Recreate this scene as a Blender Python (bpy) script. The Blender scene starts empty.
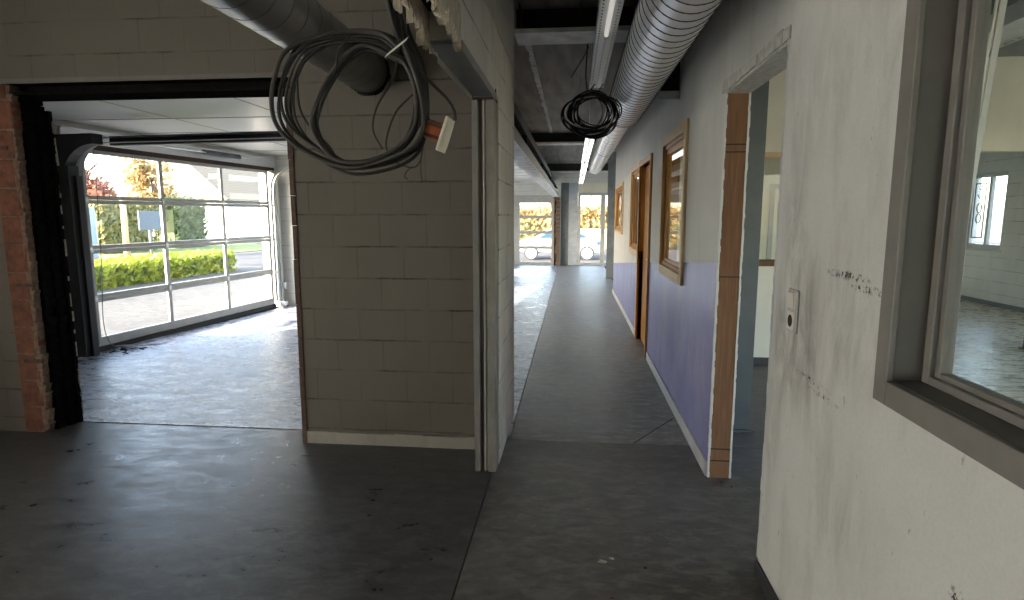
import bpy, bmesh, math, random
from mathutils import Vector, Matrix
random.seed(7)
S = bpy.context.scene
COL = S.collection
V = Vector

# ------------------------------------------------------------------ materials
def nodes(name):
    m = bpy.data.materials.new(name); m.use_nodes = True
    nt = m.node_tree; nt.nodes.clear()
    out = nt.nodes.new('ShaderNodeOutputMaterial')
    return m, nt, out
def N(nt, t, **kw):
    n = nt.nodes.new(t)
    for k, v in kw.items():
        if k in n.inputs: n.inputs[k].default_value = v
        else: setattr(n, k, v)
    return n
def L(nt, a, b): nt.links.new(a, b)
def math_(nt, op, a, b=None, clamp=False):
    n = nt.nodes.new('ShaderNodeMath'); n.operation = op; n.use_clamp = clamp
    for i, x in enumerate((a, b)):
        if x is None: continue
        if isinstance(x, (int, float)): n.inputs[i].default_value = x
        else: nt.links.new(x, n.inputs[i])
    return n.outputs[0]
def mixc(nt, f, a, b, typ='MIX'):
    n = nt.nodes.new('ShaderNodeMix'); n.data_type = 'RGBA'; n.blend_type = typ
    for k, x in ((0, f), (6, a), (7, b)):
        if isinstance(x, (int, float)): n.inputs[k].default_value = x
        elif isinstance(x, tuple): n.inputs[k].default_value = (*x, 1) if len(x) == 3 else x
        else: nt.links.new(x, n.inputs[k])
    return n.outputs[2]
def ramp(nt, src, lo, hi):
    n = N(nt, 'ShaderNodeMapRange'); n.inputs[1].default_value = lo; n.inputs[2].default_value = hi
    n.clamp = True; nt.links.new(src, n.inputs[0]); return n.outputs[0]
def world_pos(nt):
    g = N(nt, 'ShaderNodeNewGeometry'); return g.outputs['Position']
def noise(nt, vec, scale, detail=4, rough=.55, stretch=None, dist=0):
    if stretch:
        mp = N(nt, 'ShaderNodeMapping'); mp.inputs['Scale'].default_value = stretch; L(nt, vec, mp.inputs[0]); vec = mp.outputs[0]
    n = N(nt, 'ShaderNodeTexNoise', Scale=scale, Detail=detail, Roughness=rough, Distortion=dist); L(nt, vec, n.inputs['Vector'])
    return n.outputs['Fac']
def finish(nt, out, col, rough, metal=0., bump=None, bstr=.2, bdist=.01, spec=.5, emit=None):
    p = N(nt, 'ShaderNodeBsdfPrincipled')
    for k, x in (('Base Color', col), ('Roughness', rough), ('Metallic', metal), ('Specular IOR Level', spec)):
        if isinstance(x, tuple): p.inputs[k].default_value = (*x, 1)
        elif isinstance(x, (int, float)): p.inputs[k].default_value = x
        else: L(nt, x, p.inputs[k])
    if emit:
        p.inputs['Emission Color'].default_value = (*emit[0], 1); p.inputs['Emission Strength'].default_value = emit[1]
    if bump is not None:
        b = N(nt, 'ShaderNodeBump', Strength=bstr, Distance=bdist); L(nt, bump, b.inputs['Height']); L(nt, b.outputs[0], p.inputs['Normal'])
    L(nt, p.outputs[0], out.inputs[0])
    return p
def simple(name, col, rough=.6, metal=0., var=.15, scale=9., bstr=.1, spec=.5, emit=None, stretch=None):
    m, nt, out = nodes(name)
    w = world_pos(nt)
    n1 = noise(nt, w, scale, 5, stretch=stretch)
    a = tuple(max(0, c*(1-var)) for c in col); b = tuple(min(1, c*(1+var)) for c in col)
    c = mixc(nt, ramp(nt, n1, .3, .7), a, b)
    r = math_(nt, 'ADD', math_(nt, 'MULTIPLY', n1, .2), rough-.1)
    finish(nt, out, c, r, metal, n1, bstr, .01, spec, emit)
    return m
def wall_paint(name, col, dirt=(.20, .19, .17), amount=.35, blocks=None, bw=.30, bh=.2, zoff=0., mort=.006, marks=False, panel=None, joint=.55):
    """painted wall; blocks = 'xz' or 'yz' adds block courses"""
    m, nt, out = nodes(name)
    w = world_pos(nt)
    big = noise(nt, w, 1.3, 5, .6)
    med = noise(nt, w, 5, 6, .65, stretch=(1, 1, .35))
    fine = noise(nt, w, 60, 4, .6)
    c = mixc(nt, ramp(nt, big, .3, .75), tuple(x*.9 for x in col), tuple(min(1, x*1.05) for x in col))
    c = mixc(nt, math_(nt, 'MULTIPLY', ramp(nt, noise(nt, w, 130, 3, .7), .42, .62), .22), c, tuple(x*.72 for x in col))
    d = math_(nt, 'MULTIPLY', ramp(nt, med, .52, .8), amount)
    c = mixc(nt, d, c, dirt)
    hgt = math_(nt, 'MULTIPLY', fine, .25)
    sx = N(nt, 'ShaderNodeSeparateXYZ'); L(nt, w, sx.inputs[0])
    if panel:  # purple painted lower panel with a sloping top edge
        y0, z0, y1, z1, pc = panel
        edge = math_(nt, 'ADD', math_(nt, 'MULTIPLY', sx.outputs['Y'], (z1-z0)/(y1-y0)), z0-y0*(z1-z0)/(y1-y0))
        edge = math_(nt, 'ADD', edge, math_(nt, 'MULTIPLY', math_(nt, 'SUBTRACT', noise(nt, w, 25, 3), .5), .012))
        f = math_(nt, 'LESS_THAN', sx.outputs['Z'], edge)
        worn = math_(nt, 'MULTIPLY', ramp(nt, noise(nt, w, 2.4, 7, .7, stretch=(1, 1, .6)), .45, .85), .55)
        pcol = mixc(nt, worn, pc, tuple(x*.55+.32 for x in pc))
        pcol = mixc(nt, math_(nt, 'MULTIPLY', ramp(nt, fine, .6, .75), .25), pcol, (.75, .74, .78))
        c = mixc(nt, f, c, pcol)
    if blocks:
        cb = N(nt, 'ShaderNodeCombineXYZ')
        wob = math_(nt, 'MULTIPLY', math_(nt, 'SUBTRACT', noise(nt, w, 6, 3), .5), .012)
        L(nt, sx.outputs['X' if blocks == 'xz' else 'Y'], cb.inputs[0])
        L(nt, math_(nt, 'ADD', math_(nt, 'ADD', sx.outputs['Z'], wob), zoff), cb.inputs[1])
        br = N(nt, 'ShaderNodeTexBrick', Scale=1.0); br.inputs['Mortar Size'].default_value = mort
        br.inputs['Mortar Smooth'].default_value = .3; br.inputs['Brick Width'].default_value = bw; br.inputs['Row Height'].default_value = bh
        br.inputs['Color1'].default_value = (.94, .94, .94, 1); br.inputs['Color2'].default_value = (1, 1, 1, 1); br.inputs['Mortar'].default_value = (0.9, .9, .9, 1)
        br.offset = .5
        L(nt, cb.outputs[0], br.inputs['Vector'])
        c = mixc(nt, .8, c, br.outputs['Color'], 'MULTIPLY')
        zq = math_(nt, 'DIVIDE', math_(nt, 'ADD', math_(nt, 'ADD', sx.outputs['Z'], wob), zoff), bh)
        hm = math_(nt, 'LESS_THAN', math_(nt, 'ABSOLUTE', math_(nt, 'SUBTRACT', math_(nt, 'FRACT', math_(nt, 'ADD', zq, .5)), .5)), .04)
        hm = math_(nt, 'ADD', math_(nt, 'MULTIPLY', hm, .75), .25)
        crack = math_(nt, 'MULTIPLY', math_(nt, 'MULTIPLY', br.outputs['Fac'], hm), ramp(nt, noise(nt, w, 3.1, 5, .7), .42, .62))
        c = mixc(nt, math_(nt, 'MULTIPLY', crack, joint), c, (.03, .027, .022))
        hgt = math_(nt, 'SUBTRACT', hgt, math_(nt, 'MULTIPLY', br.outputs['Fac'], .9))
    if marks:  # scuffs by the switch, black skid line, streaks of dirt; high blobs paint the shaded top
        def blob(y, z, ry, rz):
            a = math_(nt, 'DIVIDE', math_(nt, 'SUBTRACT', sx.outputs['Y'], y), ry)
            b = math_(nt, 'DIVIDE', math_(nt, 'SUBTRACT', sx.outputs['Z'], z), rz)
            r = math_(nt, 'SQRT', math_(nt, 'ADD', math_(nt, 'MULTIPLY', a, a), math_(nt, 'MULTIPLY', b, b)))
            return math_(nt, 'SUBTRACT', 1., r, True)
        st = ramp(nt, noise(nt, w, 9, 7, .7, stretch=(1, 1, .3), dist=.6), .38, .66)
        for (y, z, ry, rz, k) in ((2.2, 1.12, .26, .34, 1.1), (2.02, 1.0, .3, .3, .55), (2.33, .9, .2, .45, .45), (1.9, 1.3, .4, .25, .35), (1.75, .6, .35, .3, .35), (2.28, 1.5, .14, .4, .7), (2.15, 1.9, .4, .3, .35), (1.75, 1.12, .22, .2, .5), (1.66, 1.9, .3, .4, .25), (2.38, .5, .12, .5, .35)):
            c = mixc(nt, math_(nt, 'MULTIPLY', math_(nt, 'MULTIPLY', blob(y, z, ry, rz), st), k, True), c, (.16, .15, .14))
        sk = ramp(nt, noise(nt, w, 55, 4, .8), .5, .58)
        for (y, z, ry, rz, k) in ((1.82, 1.325, .17, .016, 2.2), (2.03, .955, .17, .014, 1.8), (1.68, 1.30, .16, .014, 1.8), (1.93, .93, .15, .012, 1.6), (1.22, .72, .03, .03, 2.)):
            c = mixc(nt, math_(nt, 'MULTIPLY', math_(nt, 'MULTIPLY', blob(y, z, ry, rz), sk), k, True), c, (.05, .048, .045))
        sp = ramp(nt, noise(nt, w, 38, 3, .6, stretch=(1, 1, .4)), .70, .74)
        c = mixc(nt, math_(nt, 'MULTIPLY', sp, .5), c, (.16, .155, .15))
    rgh = .75
    if panel: rgh = math_(nt, 'SUBTRACT', .75, math_(nt, 'MULTIPLY', f, .50))
    finish(nt, out, c, rgh, 0, hgt, .35, .008, .3 if not panel else .5)
    return m
def concrete(name, base, r0, r1, spots=.5, tint=(1, 1, 1), bst=.25):
    m, nt, out = nodes(name)
    w = world_pos(nt)
    a = noise(nt, w, .9, 6, .62, dist=.5)
    b = noise(nt, w, 5.5, 7, .7, stretch=(.6, 1, 1), dist=.8)
    f = noise(nt, w, 70, 5, .7)
    c = mixc(nt, ramp(nt, a, .3, .72), tuple(x*.72 for x in base), tuple(x*1.22 for x in base))
    c = mixc(nt, math_(nt, 'MULTIPLY', ramp(nt, b, .42, .75), spots), c, tuple(x*1.7*t for x, t in zip(base, tint)))
    c = mixc(nt, math_(nt, 'MULTIPLY', ramp(nt, b, .5, .28), spots*.25), c, tuple(x*.5 for x in base))
    c = mixc(nt, math_(nt, 'MULTIPLY', ramp(nt, f, .56, .70), .4), c, tuple(x*.45 for x in base))
    g2 = noise(nt, w, 13, 8, .75, stretch=(.55, 1.1, 1), dist=.4)
    c = mixc(nt, math_(nt, 'MULTIPLY', ramp(nt, g2, .49, .60), .8), c, tuple(x*2.0 for x in base))
    c = mixc(nt, math_(nt, 'MULTIPLY', ramp(nt, g2, .47, .38), .6), c, tuple(x*.42 for x in base))
    rg = N(nt, 'ShaderNodeMapRange'); L(nt, math_(nt, 'ADD', math_(nt, 'MULTIPLY', b, .45), math_(nt, 'MULTIPLY', g2, .55)), rg.inputs[0]); rg.inputs[1].default_value = .40; rg.inputs[2].default_value = .60
    rg.inputs[3].default_value = r0; rg.inputs[4].default_value = r1
    h = math_(nt, 'ADD', math_(nt, 'MULTIPLY', b, 1.), math_(nt, 'MULTIPLY', f, .12))
    finish(nt, out, c, rg.outputs[0], 0, h, bst, .02, .5)
    return m
def metal(name, col, rough=.35, var=.12, scale=(14, 14, 14), streak=True, mt=1.):
    m, nt, out = nodes(name)
    w = world_pos(nt)
    n1 = noise(nt, w, 3, 6, .6, stretch=(scale[0]/3, scale[1]/3, scale[2]/3) if streak else None)
    c = mixc(nt, n1, tuple(x*(1-var) for x in col), tuple(min(1, x*(1+var)) for x in col))
    r = math_(nt, 'ADD', math_(nt, 'MULTIPLY', n1, .25), rough-.1)
    finish(nt, out, c, r, mt, n1, .06, .01)
    return m
def wood(name, col, dark, rough=.45, axis=2, sc=1.):
    m, nt, out = nodes(name)
    w = world_pos(nt)
    st = [14*sc, 14*sc, 14*sc]; st[axis] = 1.1*sc
    n1 = noise(nt, w, 2.2, 7, .6, stretch=tuple(st), dist=1.4)
    n2 = noise(nt, w, 4, 4)
    c = mixc(nt, ramp(nt, n1, .35, .7), dark, col)
    c = mixc(nt, math_(nt, 'MULTIPLY', n2, .25), c, tuple(x*.6 for x in col))
    finish(nt, out, c, rough, 0, n1, .15, .004, .4)
    return m
def glass(name, tint=(1, 1, 1), refl=1.0, rough=.02):
    m, nt, out = nodes(name)
    t = N(nt, 'ShaderNodeBsdfTransparent'); t.inputs[0].default_value = (*tint, 1)
    g = N(nt, 'ShaderNodeBsdfGlossy'); g.inputs['Roughness'].default_value = rough
    fr = N(nt, 'ShaderNodeFresnel', IOR=1.45)
    mx = N(nt, 'ShaderNodeMixShader')
    ge = N(nt, 'ShaderNodeNewGeometry')
    front = math_(nt, 'SUBTRACT', 1., ge.outputs['Backfacing'])
    L(nt, math_(nt, 'MULTIPLY', math_(nt, 'MULTIPLY', fr.outputs[0], front), refl), mx.inputs[0]); L(nt, t.outputs[0], mx.inputs[1]); L(nt, g.outputs[0], mx.inputs[2])
    L(nt, mx.outputs[0], out.inputs[0])
    return m
def frosted(name):
    m, nt, out = nodes(name)
    t = N(nt, 'ShaderNodeBsdfTranslucent'); t.inputs[0].default_value = (.92, .95, .95, 1)
    L(nt, t.outputs[0], out.inputs[0]); return m
def tiled_roof(name, col):
    m, nt, out = nodes(name)
    w = world_pos(nt)
    wv = N(nt, 'ShaderNodeTexWave', Scale=3.); wv.bands_direction = 'Z'; L(nt, w, wv.inputs['Vector'])
    c = mixc(nt, wv.outputs['Fac'], tuple(x*.6 for x in col), col)
    finish(nt, out, c, .8, 0, wv.outputs['Fac'], .3, .03)
    return m
def leafy(name, a, b):
    m, nt, out = nodes(name)
    w = world_pos(nt)
    c = mixc(nt, ramp(nt, noise(nt, w, 3.5, 4), .3, .7), a, b)
    p = finish(nt, out, c, .6, 0, None)
    tr = N(nt, 'ShaderNodeBsdfTranslucent'); L(nt, c, tr.inputs[0])
    mx = N(nt, 'ShaderNodeMixShader'); mx.inputs[0].default_value = .4
    L(nt, p.outputs[0], mx.inputs[1]); L(nt, tr.outputs[0], mx.inputs[2]); L(nt, mx.outputs[0], out.inputs[0])
    return m
def perforated(name):
    m, nt, out = nodes(name)
    w = world_pos(nt); sx = N(nt, 'ShaderNodeSeparateXYZ'); L(nt, w, sx.inputs[0])
    def per(s, p, off):
        q = math_(nt, 'FRACT', math_(nt, 'DIVIDE', math_(nt, 'ADD', s, off), p))
        return math_(nt, 'MULTIPLY', math_(nt, 'SUBTRACT', q, .5), p)
    hole = None
    for x0, py, oy, ry in ((.137, .05, 0, .010), (.178, .05, .02, .008), (.219, .05, .01, .007)):
        a = math_(nt, 'ABSOLUTE', math_(nt, 'SUBTRACT', sx.outputs['X'], x0)); b = math_(nt, 'ABSOLUTE', per(sx.outputs['Y'], py, oy))
        h = math_(nt, 'MULTIPLY', math_(nt, 'LESS_THAN', a, .0045), math_(nt, 'LESS_THAN', b, ry))
        hole = h if hole is None else math_(nt, 'MAXIMUM', hole, h)
    n1 = noise(nt, w, 16, 5)
    c = mixc(nt, n1, (.82, .83, .84), (.92, .93, .94))
    c = mixc(nt, hole, c, (.03, .03, .03))
    finish(nt, out, c, .45, .25, n1, .1)
    return m

M = {}
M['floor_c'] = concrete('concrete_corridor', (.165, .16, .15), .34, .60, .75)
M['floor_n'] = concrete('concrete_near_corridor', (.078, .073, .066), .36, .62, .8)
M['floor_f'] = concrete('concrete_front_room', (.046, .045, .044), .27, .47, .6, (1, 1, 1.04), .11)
M['floor_g'] = concrete('concrete_hall_sky_tint', (.245, .268, .32), .2, .42, .3, (1, 1.02, 1.06), .6)  # blue in the base colour stands for the reflected sky
M['floor_r'] = concrete('concrete_side_room_glare', (.42, .375, .27), .2, .4, .35)  # pale warm base colour paints in the daylight glare on this floor
M['dark'] = simple('dark_gap', (.012, .012, .012), .9)
M['plaster'] = wall_paint('plaster_grey_white', (.68, .67, .63), amount=.35, marks=True)
M['plaster_far'] = wall_paint('plaster_with_purple_panel', (.62, .61, .57), amount=.2, panel=(3.385, 1.245, 6.275, 1.015, (.245, .24, .44)))
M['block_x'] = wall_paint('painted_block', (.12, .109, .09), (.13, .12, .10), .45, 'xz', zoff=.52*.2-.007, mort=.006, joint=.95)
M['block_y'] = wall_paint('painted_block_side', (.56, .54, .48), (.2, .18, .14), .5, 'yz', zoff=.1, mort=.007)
M['block_w'] = wall_paint('white_block', (.78, .78, .71), (.5, .39, .34), .3, 'yz', bw=.4)
M['block_wx'] = wall_paint('white_block_cross', (.78, .78, .73), (.5, .39, .34), .3, 'xz', bw=.4)
M['cream'] = wall_paint('cream_wall', (.86, .83, .67), (.45, .43, .34), .25)
M['header_plaster'] = wall_paint('header_plaster', (.30, .28, .24), (.12, .11, .09), .5)
M['rough_plaster'] = simple('rough_plaster', (.50, .49, .45), .85, var=.22, scale=30, bstr=.5)
M['foam'] = simple('ragged_foam', (.42, .37, .29), .95, var=.35, scale=40, bstr=.6)
M['white_paint'] = simple('white_painted_metal', (.60, .61, .59), .4, var=.08)
M['door_paint'] = simple('door_paint', (.44, .43, .40), .4, var=.1)
M['alu'] = simple('grey_white_frame', (.45, .46, .44), .4, var=.08)
M['ceil_board'] = simple('ceiling_board', (.31, .29, .26), .85, var=.3, scale=3, stretch=(3, .4, 1))
M['ceil_white'] = simple('white_sandwich_panel', (.72, .72, .67), .35, var=.08, scale=1.2, bstr=.03)
M['steel_grey'] = simple('grey_painted_steel', (.17, .185, .19), .5, var=.2, scale=6)
M['steel_blue'] = simple('blue_grey_column', (.075, .092, .092), .45, var=.15, scale=5)
M['steel_dark_and_shade'] = simple('black_steel_and_shade', (.02, .02, .021), .6, var=.3)
M['beam_light'] = simple('worn_beam_flange', (.78, .78, .76), .6, var=.25, scale=7)
M['galv'] = metal('galvanised_duct', (.95, .96, .97), .32, .06, (30, 3, 30), True, .6)
M['galv_dull'] = metal('dull_galvanised_duct', (.30, .30, .295), .34, .15, (30, 3, 30))
M['galv_rail'] = metal('galvanised_rail', (.62, .63, .63), .4)
M['seam'] = simple('duct_seam', (.05, .05, .052), .5)
M['seam_dull'] = simple('dull_duct_seam', (.13, .13, .125), .6)
M['cable'] = simple('black_cable', (.011, .010, .0095), .6, var=.2)
M['cable_grey'] = simple('grey_cable', (.026, .023, .019), .6, var=.2)
M['cable_white'] = simple('white_cable', (.7, .69, .64), .5)
M['orange'] = simple('orange_plastic', (.48, .12, .035), .45, var=.25, scale=30)
M['ivory'] = simple('ivory_plastic', (.66, .62, .52), .4, var=.05)
M['chrome_plastic'] = simple('grey_plastic', (.40, .39, .36), .35, var=.08, scale=30)
M['brick'] = simple('orange_brick', (.13, .048, .028), .9, var=.4, scale=16, bstr=.6)
M['brick_pale'] = simple('broken_brick', (.15, .10, .07), .9, var=.5, scale=30, bstr=.7)
M['soot_and_shade'] = simple('black_bitumen_and_shade', (.010, .009, .009), .9, var=.4, scale=25, bstr=.6, spec=.0)
M['rust'] = simple('rusty_steel', (.06, .032, .02), .8, var=.5, scale=30)
M['post'] = simple('beige_grey_post', (.19, .18, .155), .5, var=.2, scale=7)
M['post_light'] = simple('beige_post_rib', (.36, .335, .29), .5, var=.15, scale=7)
M['honey'] = wood('honey_wood', (.50, .235, .055), (.36, .15, .03), .4)
M['pale_wood'] = wood('pale_painted_wood', (.74, .54, .31), (.62, .43, .22), .45)
M['chip'] = wood('raw_board_core', (.215, .115, .055), (.135, .066, .032), .75, sc=1.)
M['win_grey'] = simple('grey_window_paint', (.165, .155, .14), .55, var=.12, scale=12)
M['win_dark'] = simple('grey_window_reveal', (.12, .11, .095), .6, var=.12, scale=12)
M['glass'] = glass('window_glass')
M['frosted'] = frosted('frosted_glass')
M['glass_in'] = glass('interior_glass', (.93, .95, .93))
M['base_dark'] = simple('dark_baseboard', (.035, .035, .036), .5)
M['base_pale'] = simple('pale_baseboard', (.42, .41, .42), .6)
M['tube_on'] = simple('fluorescent_tube', (.9, .9, .88), .4, emit=((1, .97, .9), 2.6))
M['tube_dim'] = simple('dim_tube', (.9, .9, .88), .4, emit=((1, .96, .88), .3))
M['tube_off'] = simple('unlit_tube', (.85, .85, .83), .25, var=.03)
M['perf'] = perforated('perforated_channel')
M['rubber'] = simple('black_rubber', (.012, .012, .012), .7)
M['asphalt'] = concrete('asphalt', (.052, .05, .046), .8, .95, .3)
M['paving'] = concrete('paving', (.06, .056, .05), .8, .95, .35)
M['grass'] = simple('grass_ground', (.15, .19, .05), .95, var=.4, scale=3)
M['leaf_hedge'] = leafy('hedge_leaves', (.15, .22, .02), (.36, .40, .05))
M['leaf_red'] = leafy('red_leaves', (.26, .085, .075), (.34, .19, .11))
M['leaf_orange'] = leafy('orange_leaves', (.34, .21, .085), (.38, .28, .12))
M['leaf_yellow'] = leafy('yellow_leaves', (.30, .265, .09), (.32, .31, .14))
M['leaf_green'] = leafy('green_leaves', (.10, .15, .06), (.22, .25, .12))
M['bark'] = simple('bark', (.16, .12, .09), .9, var=.3)
M['house'] = simple('white_render', (.72, .72, .70), .8, var=.03)
M['roof'] = tiled_roof('tan_tiles', (.30, .225, .14))
M['dark_win'] = simple('dark_window', (.08, .09, .10), .2)
M['sign'] = simple('blue_grey_sign', (.085, .11, .14), .5)
M['van_blue'] = simple('pale_blue_paint', (.20, .28, .38), .35, var=.05)
M['car'] = simple('white_car_paint', (.22, .225, .23), .3, var=.02, bstr=0)
M['car_glass'] = simple('car_window', (.03, .06, .09), .25, var=.1)
M['flake'] = simple('pale_paint_flake', (.42, .40, .31), .9, var=.3, scale=40)
M['scribble'] = simple('dark_poster_lines', (.05, .05, .05), .6)
M['paper'] = simple('white_poster', (.78, .78, .76), .7)
M['panel_blue'] = simple('blue_grey_panel', (.42, .46, .50), .5)

# ------------------------------------------------------------------ mesh helpers
def bm_(): return bmesh.new()
def box(bm, x0, x1, y0, y1, z0, z1, mi=0, mat=None):
    if x0 > x1: x0, x1 = x1, x0
    if y0 > y1: y0, y1 = y1, y0
    if z0 > z1: z0, z1 = z1, z0
    vs = [bm.verts.new((x, y, z)) for z in (z0, z1) for y in (y0, y1) for x in (x0, x1)]
    if mat is not None:
        for v in vs: v.co = mat @ v.co
    fs = []
    for q in ((0, 2, 3, 1), (4, 5, 7, 6), (0, 1, 5, 4), (2, 6, 7, 3), (0, 4, 6, 2), (1, 3, 7, 5)):
        f = bm.faces.new([vs[i] for i in q]); f.material_index = mi; fs.append(f)
    return vs
def hexa(bm, pts, mi=0):
    vs = [bm.verts.new(p) for p in pts]
    for q in ((0, 3, 2, 1), (4, 5, 6, 7), (0, 1, 5, 4), (1, 2, 6, 5), (2, 3, 7, 6), (3, 0, 4, 7)):
        bm.faces.new([vs[i] for i in q]).material_index = mi
def prism(bm, poly, ext, mi=0):
    """poly: list of 3D points, extruded by vector ext"""
    a = [bm.verts.new(p) for p in poly]; e = V(ext); b = [bm.verts.new(V(p)+e) for p in poly]
    n = len(poly)
    bm.faces.new(a[::-1]).material_index = mi; bm.faces.new(b).material_index = mi
    for i in range(n): bm.faces.new((a[i], a[(i+1) % n], b[(i+1) % n], b[i])).material_index = mi
def tube(bm, pts, r, seg=8, closed=False, mi=0, caps=True, smooth=True):
    pts = [V(p) for p in pts]; n = len(pts); rings = []
    rs = r if isinstance(r, (list, tuple)) else [r]*n
    prev = None
    for i in range(n):
        if closed: t = pts[(i+1) % n]-pts[i-1]
        else: t = pts[min(i+1, n-1)]-pts[max(i-1, 0)]
        if t.length < 1e-9: t = V((0, 0, 1))
        t.normalize()
        if prev is None:
            a = V((0, 0, 1)) if abs(t.z) < .9 else V((1, 0, 0))
            u = t.cross(a).normalized()
        else:
            u = (prev-t*prev.dot(t))
            u = u.normalized() if u.length > 1e-6 else t.cross(V((0, 0, 1))).normalized()
        prev = u; w = t.cross(u)
        rings.append([bm.verts.new(pts[i]+(u*math.cos(2*math.pi*k/seg)+w*math.sin(2*math.pi*k/seg))*rs[i]) for k in range(seg)])
    for i in range(n if closed else n-1):
        a, b = rings[i], rings[(i+1) % n]
        for k in range(seg):
            f = bm.faces.new((a[k], a[(k+1) % seg], b[(k+1) % seg], b[k])); f.smooth = smooth; f.material_index = mi
    if caps and not closed:
        bm.faces.new(rings[0][::-1]).material_index = mi; bm.faces.new(rings[-1]).material_index = mi
def spline(pts, sub=8, closed=False):
    pts = [V(p) for p in pts]; n = len(pts); o = []
    rng = range(n) if closed else range(n-1)
    for i in rng:
        p0 = pts[i-1] if (closed or i > 0) else pts[0]
        p1, p2 = pts[i], pts[(i+1) % n]
        p3 = pts[(i+2) % n] if (closed or i+2 < n) else pts[-1]
        for k in range(sub):
            t = k/sub
            o.append(.5*((2*p1)+(-p0+p2)*t+(2*p0-5*p1+4*p2-p3)*t*t+(-p0+3*p1-3*p2+p3)*t**3))
    if not closed: o.append(pts[-1])
    return o
def wloc(o):
    p = V((0, 0, 0))
    while o: p += o.location; o = o.parent
    return p
SEPARATE = {'hinge', 'hanger', 'rail_hole', 'stiffener', 'cord_tassel', 'spoke_gap', 'foot'}   # every loose piece its own part
def obj(name, bm, mats, parent=None, bevel=0.):
    if name in SEPARATE and parent is not None:
        seen = set(); last = None
        bm.verts.ensure_lookup_table()
        for v in bm.verts:
            if v in seen: continue
            isl = []; st = [v]; seen.add(v)
            while st:
                q = st.pop(); isl.append(q)
                for e in q.link_edges:
                    o_ = e.other_vert(q)
                    if o_ not in seen: seen.add(o_); st.append(o_)
            nb = bmesh.new(); mp = {q: nb.verts.new(q.co) for q in isl}
            for f in {f for q in isl for f in q.link_faces}:
                nf = nb.faces.new([mp[q] for q in f.verts]); nf.smooth = f.smooth
            last = obj_one(name, nb, mats, parent, bevel)
        bm.free(); return last
    return obj_one(name, bm, mats, parent, bevel)
def obj_one(name, bm, mats, parent=None, bevel=0.):
    if bevel:
        bmesh.ops.bevel(bm, geom=bm.edges[:], offset=bevel, segments=1, affect='EDGES', clamp_overlap=True)
    bmesh.ops.recalc_face_normals(bm, faces=bm.faces[:])
    me = bpy.data.meshes.new(name)
    if parent is not None: org = wloc(parent)
    else:
        xs = [v.co for v in bm.verts]
        lo = V([min(c[i] for c in xs) for i in range(3)]); hi = V([max(c[i] for c in xs) for i in range(3)])
        org = V(((lo.x+hi.x)/2, (lo.y+hi.y)/2, lo.z))
    bmesh.ops.translate(bm, verts=bm.verts[:], vec=-org)
    bm.to_mesh(me); bm.free()
    if not isinstance(mats, (list, tuple)): mats = [mats]
    for m in mats: me.materials.append(m)
    o = bpy.data.objects.new(name, me); COL.objects.link(o)
    if parent is not None: o.parent = parent
    else: o.location = org
    return o
def tag(o, label, cat, group=None, kind=None):
    o['label'] = label; o['category'] = cat
    if group: o['group'] = group
    if kind: o['kind'] = kind
    return o
def thing(name, loc, label, cat, group=None, kind=None):
    o = bpy.data.objects.new(name, None); COL.objects.link(o); o.location = loc; o.empty_display_size = .1
    return tag(o, label, cat, group, kind)
def dup(root, loc, label=None, rotz=None):
    r = root.copy(); COL.objects.link(r); r.location = loc
    if rotz is not None: r.rotation_euler = (0, 0, rotz)
    if label: r['label'] = label
    def rec(a, b):
        for ch in list(a.children):
            c = ch.copy(); COL.objects.link(c); c.parent = b; rec(ch, c)
    rec(root, r)
    return r
def struct(name, bm, mats, label, cat, bevel=0.):
    return tag(obj(name, bm, mats, None, bevel), label, cat, None, 'structure')
def bx(name, x0, x1, y0, y1, z0, z1, mat, parent=None, bevel=0.):
    b = bm_(); box(b, x0, x1, y0, y1, z0, z1); return obj(name, b, mat, parent, bevel)

# ------------------------------------------------------------------ sizes
XR, XR2 = .795, .92            # corridor side wall faces
XL, XL2 = -.425, -.56          # opposite corridor wall faces
YF = 18.2                      # end of corridor
ZC = 2.95
DA = math.radians(6)           # the sectional door stands slightly askew
P0 = V((-5.2, 5.98, 0)); DT = V((math.sin(DA), math.cos(DA), 0)); DN = V((math.cos(DA), -math.sin(DA), 0))
def D(s, n, z): return P0+DT*s+DN*n+V((0, 0, z))
MD = Matrix((( DN.x, DT.x, 0, P0.x), (DN.y, DT.y, 0, P0.y), (0, 0, 1, 0), (0, 0, 0, 1)))   # local (n, s, z)

# ------------------------------------------------------------------ floors
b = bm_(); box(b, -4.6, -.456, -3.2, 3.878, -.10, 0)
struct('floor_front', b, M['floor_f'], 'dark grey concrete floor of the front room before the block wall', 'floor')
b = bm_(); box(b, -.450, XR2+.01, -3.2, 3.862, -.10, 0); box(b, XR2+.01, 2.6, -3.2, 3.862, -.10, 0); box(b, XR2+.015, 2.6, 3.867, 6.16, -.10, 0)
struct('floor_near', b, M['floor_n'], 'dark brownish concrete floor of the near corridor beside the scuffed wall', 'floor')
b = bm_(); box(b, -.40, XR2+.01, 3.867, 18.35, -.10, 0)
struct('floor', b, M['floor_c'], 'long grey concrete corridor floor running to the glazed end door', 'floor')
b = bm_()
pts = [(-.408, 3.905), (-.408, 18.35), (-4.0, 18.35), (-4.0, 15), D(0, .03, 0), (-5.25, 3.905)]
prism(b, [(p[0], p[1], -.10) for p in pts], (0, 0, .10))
struct('floor_hall', b, M['floor_g'], 'pale painted concrete floor behind the threshold by the sectional door, tinted blue for sky reflection', 'floor')
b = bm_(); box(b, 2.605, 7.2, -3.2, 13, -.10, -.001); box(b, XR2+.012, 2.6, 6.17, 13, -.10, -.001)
struct('floor_side', b, M['floor_r'], 'brown-grey concrete floor of the side room behind the interior window, paled to stand for glare', 'floor')
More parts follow.
